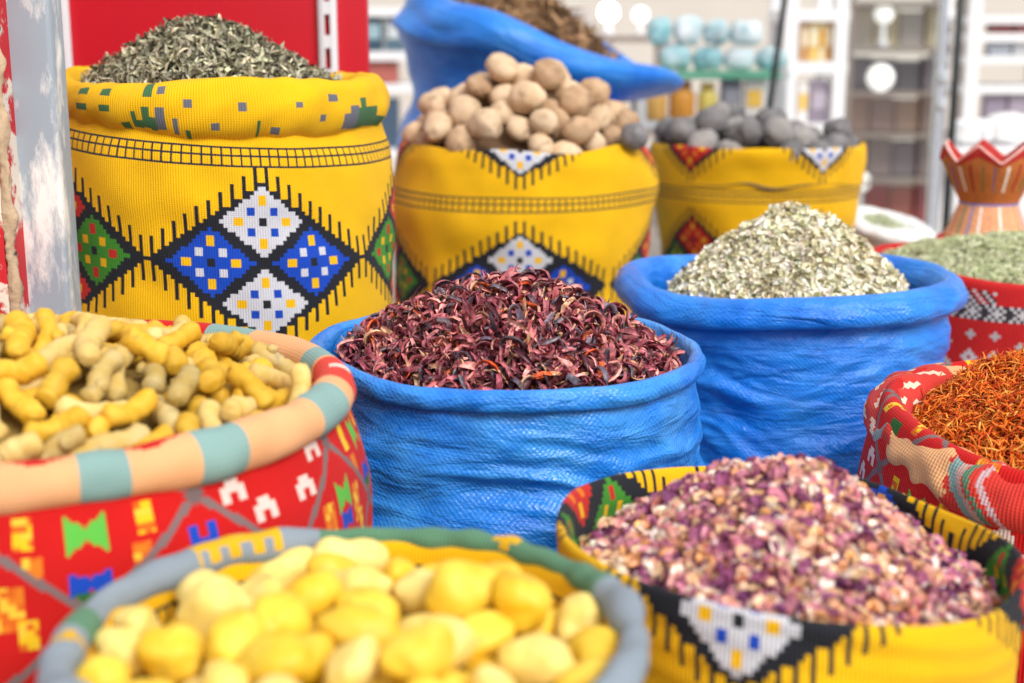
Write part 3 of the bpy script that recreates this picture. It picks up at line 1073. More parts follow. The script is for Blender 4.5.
def rollI(PH, AL):
    o = np.empty(PH.shape + (3,)); o[:] = lin(242, 180, 126)
    d = np.degrees(PH)
    up = np.degrees(np.mod(AL + PI / 2, 2 * PI) - PI / 2)
    R2 = lin(214, 58, 48)
    zig = 6 * np.abs(np.mod(up / 40, 1) - .5)
    o[(d > -146 + zig) & (d < -86 - zig)] = R2
    st = (d > -140) & (d < -92) & (np.mod(d + up * 0.25, 14) < 4.4) & (np.mod(up, 46) < 30) & (up > 5) & (up < 150)
    o[st] = lin(238, 214, 190)
    o[(d > -97) & (d < -92) & (up < 60)] = lin(150, 160, 160)
    o[(d > -168) & (d < -160) & (up > 80)] = R2
    o[(d > -60 + zig) & (d < -14)] = R2
    for a0, a1, c in ((-55, -52, TEAL), (-52, -49.5, lin(214, 170, 160)), (-49, -47, SAGE), (-45, -43, lin(206, 170, 176))):
        o[(d + 4 * np.sin(up / 30) > a0) & (d + 4 * np.sin(up / 30) < a1)] = c
    return o


roll_skin('rolled_collar', I, 0.033, 0.031, 0.0, M_ROLL, rI, rollI, dr0=-0.032, nu=480, nv=44, amp=0.009, freq=(4.5, 4.5, 4.5), seed=83,
          vary=lambda PH: (1 + .12 * np.sin(2 * PH + 1), 1 + .12 * np.sin(3 * PH)))


# ---- red sack of green herb, right behind
def pat_herb(Xf, Yf):
    X = np.floor(Xf); Y = np.floor(Yf)
    o = np.empty(X.shape + (3,)); o[:] = lin(204, 34, 34)
    W2, K2 = lin(212, 206, 204), lin(58, 52, 56)
    x = np.mod(X, 7) - 3

    def crosses(row, mask):
        dy = Y - row
        c = ((np.abs(x) + np.abs(dy) <= 1.2) | ((np.abs(x) == 2) & (np.abs(dy) == 1)) | ((np.abs(x) == 1) & (np.abs(dy) == 2)))
        o[mask & c & (np.abs(dy) <= 2)] = W2
    band = (Y >= -13) & (Y <= -9)
    o[band] = K2
    crosses(-11, band)
    o[band & (np.mod(X + 3, 7) == 3) & (np.abs(Y + 11) == 2)] = W2
    top = (Y >= -8) & (Y <= -5) & (np.mod(X, 28) < 10)
    o[top & (np.mod(X + Y, 2) == 0)] = K2
    o[top & (np.mod(X + Y, 3) == 0)] = W2
    z = np.floor(np.abs(np.mod(X, 42) - 21) / 7) * 3
    row = -25 - z
    m = (np.abs(Y - row) <= 2)
    dy = Y - row
    c = (np.abs(x) + np.abs(dy) <= 2.2) & ~((x == 0) & (dy == 0))
    o[m & c] = W2
    m2 = np.abs(Y - row - 7) <= 1
    o[m2 & (np.abs(x) + np.abs(Y - row - 7) <= 1)] = W2 * 0.8
    return o


J = Sack(*W(1010, 262, 2.46)[:2], 0.250, 0.240, 0.612, tilt=(0.0, -0.004))
rJ = empty('kilim_sack', (J.cx, J.cy, 0), 'red sack with black and white zigzag bands, full of dry green herb', 'sack', G_RED)
sack_skin('body', J, [(-.05, 0), (-.012, .05), (.0, .2), (.004, .42), (.0, .54), (-.004, .600), (-.006, .614), (-.014, .618), (-.022, .610), (-.028, .58), (-.034, .52)],
          0.34, M_KILIM, rJ, pat_herb, ncell=280, sub=1, step=CH, wr=wr_soft(0.005, 91, (2.4, 2.4, 3), 0.004))

# ---- tall blue sack at the back with a slanting open mouth
K = Sack(*W(525, 60, 3.35)[:2], 0.292, 0.26, 1.02, tilt=(-0.092, -0.012), wob=((1, 0.012, PI / 2), (3, 0.012, 0.4)))
rK = empty('plastic_sack', (K.cx, K.cy, 0), 'tall blue sack with a drooping open lip behind the brown dried limes', 'sack', G_BLUE)


def wrK(P, PH, Z, s):
    pinch = np.exp(-((PH - PI / 2) / 0.45) ** 2)
    up = smooth01((Z - 0.90) / 0.12)
    neck = -0.05 * np.exp(-((Z - 0.90) / 0.05) ** 2) * smooth01((np.sin(PH) + 0.3))
    d = fnoise(P, (1.6, 1.6, 5), 95) * 0.018 + fnoise(P, (5, 5, 9), 96) * 0.006 + pinch * up * 0.05 + neck - 0.036 * smooth01(-np.sin(PH)) * smooth01((Z - .93) / .05)
    return d, fnoise(P, (2.5, 2.5, .4), 97) * 0.015 - pinch * up * 0.035


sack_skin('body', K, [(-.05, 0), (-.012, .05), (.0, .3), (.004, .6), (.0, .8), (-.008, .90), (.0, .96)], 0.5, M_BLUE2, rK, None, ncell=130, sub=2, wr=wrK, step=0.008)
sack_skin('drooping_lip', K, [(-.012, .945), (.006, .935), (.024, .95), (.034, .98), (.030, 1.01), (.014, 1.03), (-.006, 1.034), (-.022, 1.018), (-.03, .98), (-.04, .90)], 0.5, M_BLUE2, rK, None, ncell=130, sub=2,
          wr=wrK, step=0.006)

# ================================================================== LOOSE STUFF IN THE SACKS
M_PETAL = piece_mat('hibiscus_petals', 0.42, spec=0.45)
M_LEAF = piece_mat('dry_leaves', 0.75)
M_FLAKE = piece_mat('pale_flakes', 0.7)
M_ROSE = piece_mat('rose_petals', 0.75)
M_THREAD = piece_mat('safflower', 0.6)
M_NEEDLE = piece_mat('herb_needles', 0.75)
M_TWIG = piece_mat('bark', 0.85)

HD = Heap(D, 0.619, 0.087, fill=0.825, peak=(0.0, 0.0), e=0.36, pw=0.95)
tp = [ribbon(rng.uniform(.026, .046), rng.uniform(.006, .010), rng.choice([-1, 1]) * rng.uniform(2.0, 6.5), rng.uniform(-3.0, 3.0), rng.uniform(.5, 1.35), seg=13, taper=.7, rnd=.25) for _ in range(26)]
for _t in tp: _t[2][:] = rng.uniform(.55, 1.5, len(_t[2]))
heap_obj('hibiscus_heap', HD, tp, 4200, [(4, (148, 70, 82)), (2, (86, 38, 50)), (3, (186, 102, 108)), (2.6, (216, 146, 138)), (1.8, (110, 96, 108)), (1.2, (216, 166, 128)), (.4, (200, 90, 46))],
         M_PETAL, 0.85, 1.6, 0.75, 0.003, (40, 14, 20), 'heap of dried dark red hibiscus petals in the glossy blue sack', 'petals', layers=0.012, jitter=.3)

HA = Heap(A, 0.925, 0.093, fill=0.77, peak=(-0.012, 0.0), e=0.28, pw=1.0)
tp = [ribbon(.025, .0052, rng.uniform(-3, 3), rng.uniform(-2.5, 2.5), rng.uniform(.2, 1.0), rnd=.2, taper=.8) for _ in range(12)]
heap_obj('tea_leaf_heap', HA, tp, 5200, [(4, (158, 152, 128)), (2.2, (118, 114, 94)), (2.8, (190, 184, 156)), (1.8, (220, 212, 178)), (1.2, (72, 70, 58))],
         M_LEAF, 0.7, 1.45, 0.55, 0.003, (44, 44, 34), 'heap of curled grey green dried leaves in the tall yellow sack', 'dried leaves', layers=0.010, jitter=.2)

HE = Heap(E, 0.632, 0.120, fill=0.71, peak=(0.0, 0.0), e=0.22, pw=1.0)
tp = [petal(.016, rng.uniform(.006, .010), rng.uniform(-.9, .9)) for _ in range(12)]
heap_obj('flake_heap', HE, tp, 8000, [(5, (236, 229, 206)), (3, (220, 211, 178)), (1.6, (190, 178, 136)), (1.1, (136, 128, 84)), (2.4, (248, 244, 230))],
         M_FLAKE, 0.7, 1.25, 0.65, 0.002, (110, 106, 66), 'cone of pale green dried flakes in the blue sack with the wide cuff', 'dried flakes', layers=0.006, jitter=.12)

HH = Heap(Hs, 0.540, 0.086, fill=0.88, peak=(-0.0, 0.02), e=0.36, pw=1.0)
tp = [bud(.0056) for _ in range(6)] + [petal(.015, .012, rng.uniform(-.9, .9)) for _ in range(8)] + [ribbon(.018, .006, rng.uniform(-2, 2), 1, .4, seg=5) for _ in range(3)]
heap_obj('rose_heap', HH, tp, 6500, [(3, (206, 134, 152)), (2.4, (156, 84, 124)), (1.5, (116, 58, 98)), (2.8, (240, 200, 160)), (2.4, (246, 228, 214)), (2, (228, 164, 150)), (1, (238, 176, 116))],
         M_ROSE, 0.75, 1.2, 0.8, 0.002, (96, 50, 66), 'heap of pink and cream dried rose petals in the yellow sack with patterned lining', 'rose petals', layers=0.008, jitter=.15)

HI = Heap(I, 0.554, 0.092, fill=0.80, peak=(0.0, 0.0), e=0.35, pw=1.0)
tp = [strand(.032, .0012, rng.choice([-1, 1]) * rng.uniform(1.5, 6)) for _ in range(14)]
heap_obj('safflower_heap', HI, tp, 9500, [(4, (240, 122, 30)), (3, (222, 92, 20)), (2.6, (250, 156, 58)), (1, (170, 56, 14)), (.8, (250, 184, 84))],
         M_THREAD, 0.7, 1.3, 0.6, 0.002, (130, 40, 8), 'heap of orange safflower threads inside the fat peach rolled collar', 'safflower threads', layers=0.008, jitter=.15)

HJ = Heap(J, 0.604, 0.054, fill=0.90, peak=(0.0, 0.0), e=0.45, pw=1.0)
tp = [strand(.017, .0013, rng.uniform(-.8, .8), seg=4) for _ in range(10)]
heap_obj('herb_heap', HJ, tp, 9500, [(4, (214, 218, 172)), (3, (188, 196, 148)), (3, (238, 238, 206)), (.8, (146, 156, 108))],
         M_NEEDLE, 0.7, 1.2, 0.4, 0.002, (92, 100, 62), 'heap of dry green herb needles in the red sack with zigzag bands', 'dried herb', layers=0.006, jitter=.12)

HK = Heap(K, 0.985, 0.12, fill=0.88, peak=(0.06, 0.03), e=0.4, pw=1.0)
tp = [ribbon(.06, .008, rng.uniform(-1, 1), rng.uniform(-1, 1), .6, seg=5) for _ in range(6)] + [strand(.07, .002, rng.uniform(-1, 1)) for _ in range(4)]
heap_obj('bark_heap', HK, tp, 1500, [(3, (150, 112, 76)), (2, (112, 82, 56)), (2, (186, 150, 112)), (1, (76, 58, 44))],
         M_TWIG, 0.7, 1.2, 0.5, 0.004, (80, 58, 40), 'tangle of brown dry bark in the tall blue sack at the back', 'dried bark', layers=0.01)


# ================================================================== COUNTABLE PIECES
def core(name, H, sink, rgb, label, cat):
    P, f = H.mound(sink)
    o = link(name, mesh_np(name, P, f), plain(name + '_skin', rgb, 0.8, noise=.3, scale=60))
    return tag(o, label, cat, None, 'stuff')


# --- turmeric roots
T_MATS = {'golden yellow': skin_mat('turmeric_golden', (206, 156, 30), (220, 178, 62), (130, 98, 44), .45, 50),
          'pale tan': skin_mat('turmeric_pale', (204, 170, 84), (220, 192, 124), (128, 108, 76), .5, 46),
          'dusty grey': skin_mat('turmeric_dusty', (196, 174, 120), (186, 154, 74), (112, 104, 96), .6, 38)}
t_specs = []
rr = np.random.default_rng(4)
for i in range(18):
    tone = ('golden yellow', 'golden yellow', 'pale tan', 'golden yellow', 'dusty grey', 'pale tan')[i % 6]
    Ln = (0.058, 0.070, 0.098, 0.044, 0.064, 0.078, 0.056, 0.088, 0.040)[i % 9]
    r0 = rr.uniform(0.0085, 0.0115)
    if i % 7 == 3: r0 *= 1.35
    stubs = []
    if i % 3 == 1: stubs.append((rr.uniform(.3, .7), rr.uniform(0, 6.28), rr.uniform(.004, .012), r0 * .7))
    me, sp = tube_piece('turmeric_root', Ln, r0, rr.uniform(-.55, .55) * (2 if i % 5 == 0 else 1), rr.uniform(2, 4.5), T_MATS[tone], 40 + i, stubs=stubs)
    size = 'long' if Ln > .074 else ('short' if Ln < .05 else 'medium')
    t_specs.append(dict(me=me, sph=sp, tone=tone, size=size, pitch=.22))
HT = Heap(Fs, 0.644, 0.080, fill=0.90, peak=(-0.0, 0.0), e=0.6, pw=0.9)
visT = drop_pile(HT, lambda r: t_specs[r.integers(0, len(t_specs))], 620, 0.024, view=(-600, 420, 200, 700), soft=.86, over=0.009, edge=0.93, seed=8, tries=60, xmin=-500)

# --- yellow dried lemons
L_MATS = {'bright yellow': skin_mat('lemon_bright', (228, 182, 34), (238, 204, 78), (158, 108, 30), .45, 26, .5, .08, .4),
          'pale yellow': skin_mat('lemon_pale', (234, 200, 94), (242, 218, 136), (170, 124, 50), .4, 26, .5, .08, .4)}
l_specs = []
for i in range(12):
    tone = 'bright yellow' if i % 3 else 'pale yellow'
    r0 = rr.uniform(.0170, .0228)
    el = (rr.uniform(1.1, 1.5), 1.0, rr.uniform(.92, 1.0))
    me, sp = ball_piece('dried_lemon', r0, el, .18, L_MATS[tone], 70 + i, nub=.10, dimple=.05, fine=.008)
    l_specs.append(dict(me=me, sph=sp, tone=tone, size='large' if r0 > .0207 else ('small' if r0 < .0182 else 'medium'), pitch=.3))
HL = Heap(G, 0.563, 0.040, fill=0.93, peak=(0.0, 0.02), e=0.7, pw=.9)
visL = drop_pile(HL, lambda r: l_specs[r.integers(0, len(l_specs))], 200, 0.042, view=(0, 720, 440, 800), soft=.90, over=0.012, edge=0.965, seed=3, tries=60)

# --- brown dried limes
B_MATS = {'pale tan': skin_mat('lime_tan', (198, 166, 130), (222, 196, 164), (104, 74, 52), .8, 22, .7, .1, .8),
          'dark brown': skin_mat('lime_brown', (164, 130, 98), (202, 170, 136), (76, 52, 38), .85, 20, .7, .1, .9)}
b_specs = []
for i in range(12):
    tone = 'dark brown' if i % 3 == 0 else 'pale tan'
    r0 = rr.uniform(.023, .034)
    me, sp = ball_piece('dried_lime', r0, (rr.uniform(1.0, 1.16), 1, rr.uniform(.86, 1.0)), .11, B_MATS[tone], 120 + i, nub=.09, dimple=.1, fine=.008, wrinkle=.03 if tone == 'dark brown' else .012)
    b_specs.append(dict(me=me, sph=sp, tone=tone, size='large' if r0 > .0305 else ('small' if r0 < .0262 else 'medium'), pitch=.4))
HB = Heap(B, 0.800, 0.128, fill=0.98, peak=(0.0, 0.0), e=0.8, pw=.85)
visB = drop_pile(HB, lambda r: b_specs[r.integers(0, len(b_specs))], 380, 0.050, view=(380, 670, 30, 200), soft=.90, over=0.016, edge=0.99, seed=5, tries=70)

# --- black dried limes
K_MATS = {'charcoal': skin_mat('lime_black', (98, 96, 98), (130, 126, 126), (50, 46, 48), .6, 26, .7, .12, .6),
          'dusty grey': skin_mat('lime_grey', (124, 120, 120), (158, 152, 148), (62, 58, 58), .5, 26, .75, .1, .6)}
k_specs = []
for i in range(10):
    tone = 'dusty grey' if i % 3 == 0 else 'charcoal'
    r0 = rr.uniform(.026, .036)
    me, sp = ball_piece('black_lime', r0, (rr.uniform(1.0, 1.16), 1, rr.uniform(.88, 1.0)), .08, K_MATS[tone], 150 + i, nub=.09, dimple=.12, fine=.01, wrinkle=.03)
    k_specs.append(dict(me=me, sph=sp, tone=tone, size='large' if r0 > .033 else ('small' if r0 < .029 else 'medium'), pitch=.4))
HKL = Heap(Cc, 0.768, 0.056, fill=0.96, peak=(-0.06, 0.0), e=0.6, pw=.9)
visK = drop_pile(HKL, lambda r: k_specs[r.integers(0, len(k_specs))], 260, 0.050, view=(630, 870, 60, 200), soft=.88, over=0.018, edge=1.02, seed=6, tries=70)


# --- put the pieces down and say which is which
LATER = []
ORD = ('leftmost', 'second from left', 'third from left', 'fourth from left', 'fifth from left', 'sixth from left', 'seventh from left', 'eighth from left', 'ninth from left', 'tenth from left')


def seen(d, deps, k=40, eye=None):
    """share of a piece's surface points the camera sees"""
    o = d['o']
    n = len(o.data.vertices)
    hit = tot = 0
    org = Vector(CAM if eye is None else eye)
    for i in range(0, n, max(1, n // k)):
        v = o.matrix_world @ o.data.vertices[i].co
        px, py, _ = project(np.array(v))[0]
        tot += 1
        if eye is None and not (0 <= px <= 1024 and 0 <= py <= 683): continue
        dr = v - org
        ok, loc, _, _, ob, _ = SC.ray_cast(deps, org, dr.normalized(), distance=dr.length + .01)
        if ok and ob is not None and ob.name == o.name and (loc - v).length < .004: hit += 1
    return hit / max(tot, 1)


def label_pile(noun, home, xz, yz):
    """xz: three findable phrases from left to right, yz: two, back and front"""
    def f(deps, vis):
        inn = []
        for d in vis:
            d['lab'] = None
            if seen(d, deps) > .03: inn.append(d)

        def single(d, text):
            if d['lab'] is None: d['lab'] = text
        single(min(inn, key=lambda d: d['px'][1]), 'topmost %s of the heap in %s' % (noun, home))
        single(min(inn, key=lambda d: d['px'][0]), 'leftmost %s in view in %s' % (noun, home))
        single(max(inn, key=lambda d: d['px'][0]), 'rightmost %s in view in %s' % (noun, home))
        xs = np.array([d['px'][0] for d in inn]); ys = np.array([d['px'][1] for d in inn])
        q1, q2 = np.quantile(xs, [.33, .67]); m = np.median(ys)
        cl = {}
        for d in inn:
            if d['lab']: continue
            x, y = d['px'][:2]
            zx = xz[0] if x < q1 else (xz[1] if x < q2 else xz[2])
            zy = yz[0] if y < m else yz[1]
            cl.setdefault('%s %s %s %s, %s' % (d['spec']['size'], d['spec']['tone'], noun, zy, zx), []).append(d)
        for k, L in cl.items():
            L.sort(key=lambda d: d['px'][0])
            for i, d in enumerate(L):
                d['lab'] = k if len(L) == 1 else k + ', ' + ORD[min(i, 9)]
        for d in vis:
            if d['lab'] is None and seen(d, deps, 300) == 0:
                p = d['p']
                eyes = ((-.45, -.1, 1.15), (.45, -.1, 1.15), (p[0], p[1] - .5, p[2] + 1.0))
                if not any(seen(d, deps, 60, e) > .04 for e in eyes):      # wholly behind others: left out
                    bpy.data.objects.remove(d['o'])
                    continue
            x, y = d['px'][:2]
            if d['lab'] is None and x < 0:
                d['lab'] = '%s %s in the left half of %s' % (d['spec']['tone'], noun, home)
            if d['lab'] is None and y > 683:
                d['lab'] = '%s %s by the near rim of %s' % (d['spec']['tone'], noun, home)
            d['o']['label'] = d['lab'] or '%s %s almost hidden under the others in %s' % (d['spec']['tone'], noun, home)
    return lambda vis: LATER.append((f, vis))


put_pile('turmeric_root', visT, 'turmeric root', 'turmeric roots in the red sack',
         label_pile('turmeric root', 'the large red sack', ('below the post', 'in the middle', 'near the collar bend'), ('high up', 'low down')))
put_pile('dried_lemon', visL, 'dried lemon', 'yellow dried lemons in the front sack',
         label_pile('dried lemon', 'the grey and green rimmed sack', ('red sack side', 'middle', 'rose petal side'), ('by the far rim', 'in front')))
put_pile('dried_lime', visB, 'dried lime', 'brown dried limes in the yellow sack',
         label_pile('dried lime', 'the nearer lime sack', ('left flank', 'middle', 'black lime side'), ('high up', 'by the rim')))
put_pile('dried_lime', visK, 'dried lime', 'black dried limes in the yellow sack',
         label_pile('dried lime', 'the farther lime sack', ('brown lime side', 'middle', 'glass screen side'), ('high up', 'by the rim')))
_k = bpy.data.objects.new('dried_lime', k_specs[1]['me']); COL.objects.link(_k)
_k.location = W(634, 137, 2.55); _k.rotation_euler = (.4, .3, 1.0); _k.scale = (.75, .75, .75)
tag(_k, 'stray black dried lime lying among the brown ones', 'dried lime')
core('turmeric_fill', HT, 0.030, (150, 122, 58), 'turmeric pieces packed deep in the large red sack, under the visible roots', 'turmeric')
core('lemon_fill', HL, 0.050, (190, 148, 40), 'yellow dried lemons packed deep in the front sack, under the visible ones', 'dried lemons')
core('brown_lime_fill', HB, 0.060, (120, 92, 66), 'brown dried limes packed deep in their yellow sack, under the visible ones', 'dried limes')
core('black_lime_fill', HKL, 0.070, (60, 58, 60), 'black dried limes packed deep in their yellow sack, under the visible ones', 'dried limes')


# ================================================================== FIXED THINGS ROUND THE SACKS
import bmesh


def box_me(name, size, bevel=0.004, seg=2):
    bm = bmesh.new()
    bmesh.ops.create_cube(bm, size=1.0)
    for v in bm.verts:
        v.co = Vector((v.co.x * size[0], v.co.y * size[1], v.co.z * size[2]))
    if bevel:
        bmesh.ops.bevel(bm, geom=bm.edges[:], offset=min(bevel, min(size) * .45), segments=seg, affect='EDGES', profile=0.7)
    me = bpy.data.meshes.new(name)
    bm.to_mesh(me); bm.free()
    for p in me.polygons: p.use_smooth = False
    return me


def box(name, lo, hi, mat, parent=None, bevel=0.004):
    """axis-aligned box between two world corners"""
    lo, hi = np.minimum(lo, hi), np.maximum(lo, hi)
    c = (lo + hi) / 2
    me = box_me(name, hi - lo, bevel)
    me.materials.append(mat)
    o = bpy.data.objects.new(name, me); COL.objects.link(o)
    if parent is not None:
        o.parent = parent; o.location = Vector(c) - Vector(parent.location)
    else:
        o.location = c
    return o


def tube_obj(name, pts, r, mat, parent=None, seg=12):
    P = np.array(pts, float)
    T = np.gradient(P, axis=0); T /= np.linalg.norm(T, axis=1)[:, None]
    U = np.cross(T, np.array([0.31, 0.9, 0.2])); U /= np.linalg.norm(U, axis=1)[:, None]
    Wv = np.cross(T, U)
    an = np.arange(seg) / seg * 2 * PI
    V = P[:, None] + r * (np.cos(an)[None, :, None] * U[:, None] + np.sin(an)[None, :, None] * Wv[:, None])
    idx = np.arange(len(P) * seg).reshape(len(P), seg); nx = np.roll(idx, -1, 1)
    f = np.stack([idx[:-1], nx[:-1], nx[1:], idx[1:]], -1).reshape(-1, 4)
    V = V.reshape(-1, 3)
    n = len(V)
    V = np.vstack([V, P[0], P[-1]])
    c1 = np.stack([np.full(seg, n), nx[0], idx[0]], -1); c2 = np.stack([np.full(seg, n + 1), idx[-1], nx[-1]], -1)
    return link(name, mesh_np(name, V, [f, c1, c2]), mat, parent)


def lathe_me(name, prof, seg=32, mat=None):
    p = np.array(prof, float)
    an = np.arange(seg) / seg * 2 * PI
    V = np.stack([p[:, 0, None] * np.cos(an), p[:, 0, None] * np.sin(an), np.repeat(p[:, 1, None], seg, 1)], -1).reshape(-1, 3)
    idx = np.arange(len(p) * seg).reshape(len(p), seg); nx = np.roll(idx, -1, 1)
    f = np.stack([idx[:-1], nx[:-1], nx[1:], idx[1:]], -1).reshape(-1, 4)
    me = mesh_np(name, V, f)
    if mat: me.materials.append(mat)
    return me


def chipped(name, rgb, under, amount, scale, rough=0.5, bump=.4, stretch=(1, 1, 1), soft=.04):
    """paint with flakes missing and stains"""
    m, nt, b = new_mat(name)
    tc = N(nt, 'ShaderNodeTexCoord')
    mp = N(nt, 'ShaderNodeMapping'); mp.inputs['Scale'].default_value = stretch
    nt.links.new(tc.outputs['Object'], mp.inputs['Vector'])
    n1 = N(nt, 'ShaderNodeTexNoise'); n1.inputs['Scale'].default_value = scale; n1.inputs['Detail'].default_value = 9; n1.inputs['Roughness'].default_value = .65
    nt.links.new(mp.outputs[0], n1.inputs['Vector'])
    mr = N(nt, 'ShaderNodeMapRange'); mr.inputs['From Min'].default_value = 1 - amount; mr.inputs['From Max'].default_value = 1 - amount + soft
    nt.links.new(n1.outputs['Fac'], mr.inputs['Value'])
    n2 = N(nt, 'ShaderNodeTexNoise'); n2.inputs['Scale'].default_value = scale * .5; n2.inputs['Detail'].default_value = 6
    nt.links.new(mp.outputs[0], n2.inputs['Vector'])
    mx0 = N(nt, 'ShaderNodeMix', data_type='RGBA')
    c = lin(*rgb)
    mx0.inputs[6].default_value = (*(c * .86), 1); mx0.inputs[7].default_value = (*np.minimum(c * 1.1, 1), 1)
    nt.links.new(n2.outputs['Fac'], mx0.inputs[0])
    mx = N(nt, 'ShaderNodeMix', data_type='RGBA')
    nt.links.new(mr.outputs[0], mx.inputs[0]); nt.links.new(mx0.outputs[2], mx.inputs[6]); mx.inputs[7].default_value = lin4(under)
    nt.links.new(mx.outputs[2], b.inputs['Base Color'])
    bp = N(nt, 'ShaderNodeBump'); bp.inputs['Strength'].default_value = bump; bp.inputs['Distance'].default_value = .002
    nt.links.new(mr.outputs[0], bp.inputs['Height']); nt.links.new(bp.outputs['Normal'], b.inputs['Normal'])
    b.inputs['Roughness'].default_value = rough
    return m


M_POST = chipped('grey_post_paint', (158, 170, 182), (240, 238, 234), .52, 9, .5, stretch=(2.2, 2.2, .7), soft=.12)
M_REDWALL = chipped('red_wall_paint', (200, 24, 36), (228, 214, 198), .475, 11, .6)
M_REDBOARD = chipped('red_board_paint', (196, 14, 36), (224, 150, 140), .24, 5, .45, bump=.1)
M_PLASTER = plain('rough_plaster', (190, 164, 134), .9, noise=.3, scale=60, bump=1)
M_RAIL = plain('white_enamel', (222, 222, 226), .4, noise=.05)
M_DARK = plain('dark_metal', (34, 40, 42), .45)
M_WHITE = plain('white_paint', (236, 236, 238), .5, noise=.04)
M_FLOOR = plain('concrete', (168, 160, 150), .85, noise=.15, scale=12)
M_WALL = plain('beige_render', (206, 198, 190), .9, noise=.08, scale=4)

# metal post
t0 = 1.68
p0 = W(2, 100, t0); p1 = W(57, 100, t0)
o = box('metal_post', np.array([p0[0], p0[1] - .005, 0]), np.array([p1[0], p1[1] + .045, 1.55]), M_POST, None, .006)
tag(o, 'grey painted metal post with flaking white patches, beside the tall yellow sack', 'post')
# peeling red wall with its broken plaster edge, far left
q1 = W(11, 250, 1.655)
o = box('wall_left', np.array([q1[0] - 1.6, q1[1] - .01, 0]), np.array([q1[0] - .004, q1[1] + .06, 1.55]), M_REDWALL, None, .002)
tag(o, 'peeling red wall at the far left, behind the turmeric', 'wall', None, 'structure')
me_rows = []
zz = np.linspace(0, 1.55, 420); an = np.linspace(0, 2 * PI, 13)[:-1]
ZZ, AN = np.meshgrid(zz, an, indexing='ij')
rw = .0065 + .003 * fnoise(np.stack([np.cos(AN), np.sin(AN), ZZ * 6], -1), (.5, .5, 3), 205) + .0022 * fnoise(np.stack([np.cos(AN), np.sin(AN), ZZ * 20], -1), (.8, .8, 4), 206)
Pp = np.stack([q1[0] + .002 + rw * np.cos(AN), q1[1] - .006 + rw * np.sin(AN) * .7, ZZ], -1)
o = link('trim_1', grid_mesh('trim_1', Pp), M_PLASTER)
tag(o, 'broken beige plaster edge between red wall and grey post', 'plaster edge', None, 'structure')

# red board with slotted rails behind the tall yellow sack
b0 = W(-420, 60, 2.44); b1 = W(368, 60, 2.44)
o = box('red_board', np.array([b0[0], b0[1], 0]), np.array([b1[0], b1[1] + .03, 1.6]), M_REDBOARD, None, .003)
tag(o, 'red painted board behind the tall yellow sack, chipped down its right edge', 'board')


def rail(px0, px1, label):
    """slotted shelf rail: one strip of steel with real openings over the red board"""
    ax, bx, y = W(px0, 60, 2.425)[0], W(px1, 60, 2.425)[0], b0[1]
    w, cx = bx - ax, (ax + bx) / 2
    xs = [ax, ax, cx - w * .15, cx + w * .15, bx, bx]
    ys = [y - .001, y - .013, y - .0115, y - .0115, y - .013, y - .001]
    zs, hole = [0.0], []
    for z in np.arange(.60, 1.56, .058):
        zs += [z, z + .036]; hole += [False, True]
    zs.append(1.58); hole.append(False)
    V = [(xs[k], ys[k], z) for z in zs for k in range(6)]
    Fq = [(r * 6 + k, r * 6 + k + 1, r * 6 + 7 + k, r * 6 + 6 + k) for r in range(len(zs) - 1) for k in range(5) if not (hole[r] and k == 2)]
    o = link('slotted_rail', mesh_np('slotted_rail', V, np.array(Fq), smooth=False), M_RAIL)
    return tag(o, label, 'rail', 'slotted shelf rails')


rail(50, 70, 'white slotted rail at the left of the red board, next to the grey post')
rail(319, 337, 'white slotted rail on the red board, right of the leaf heap')

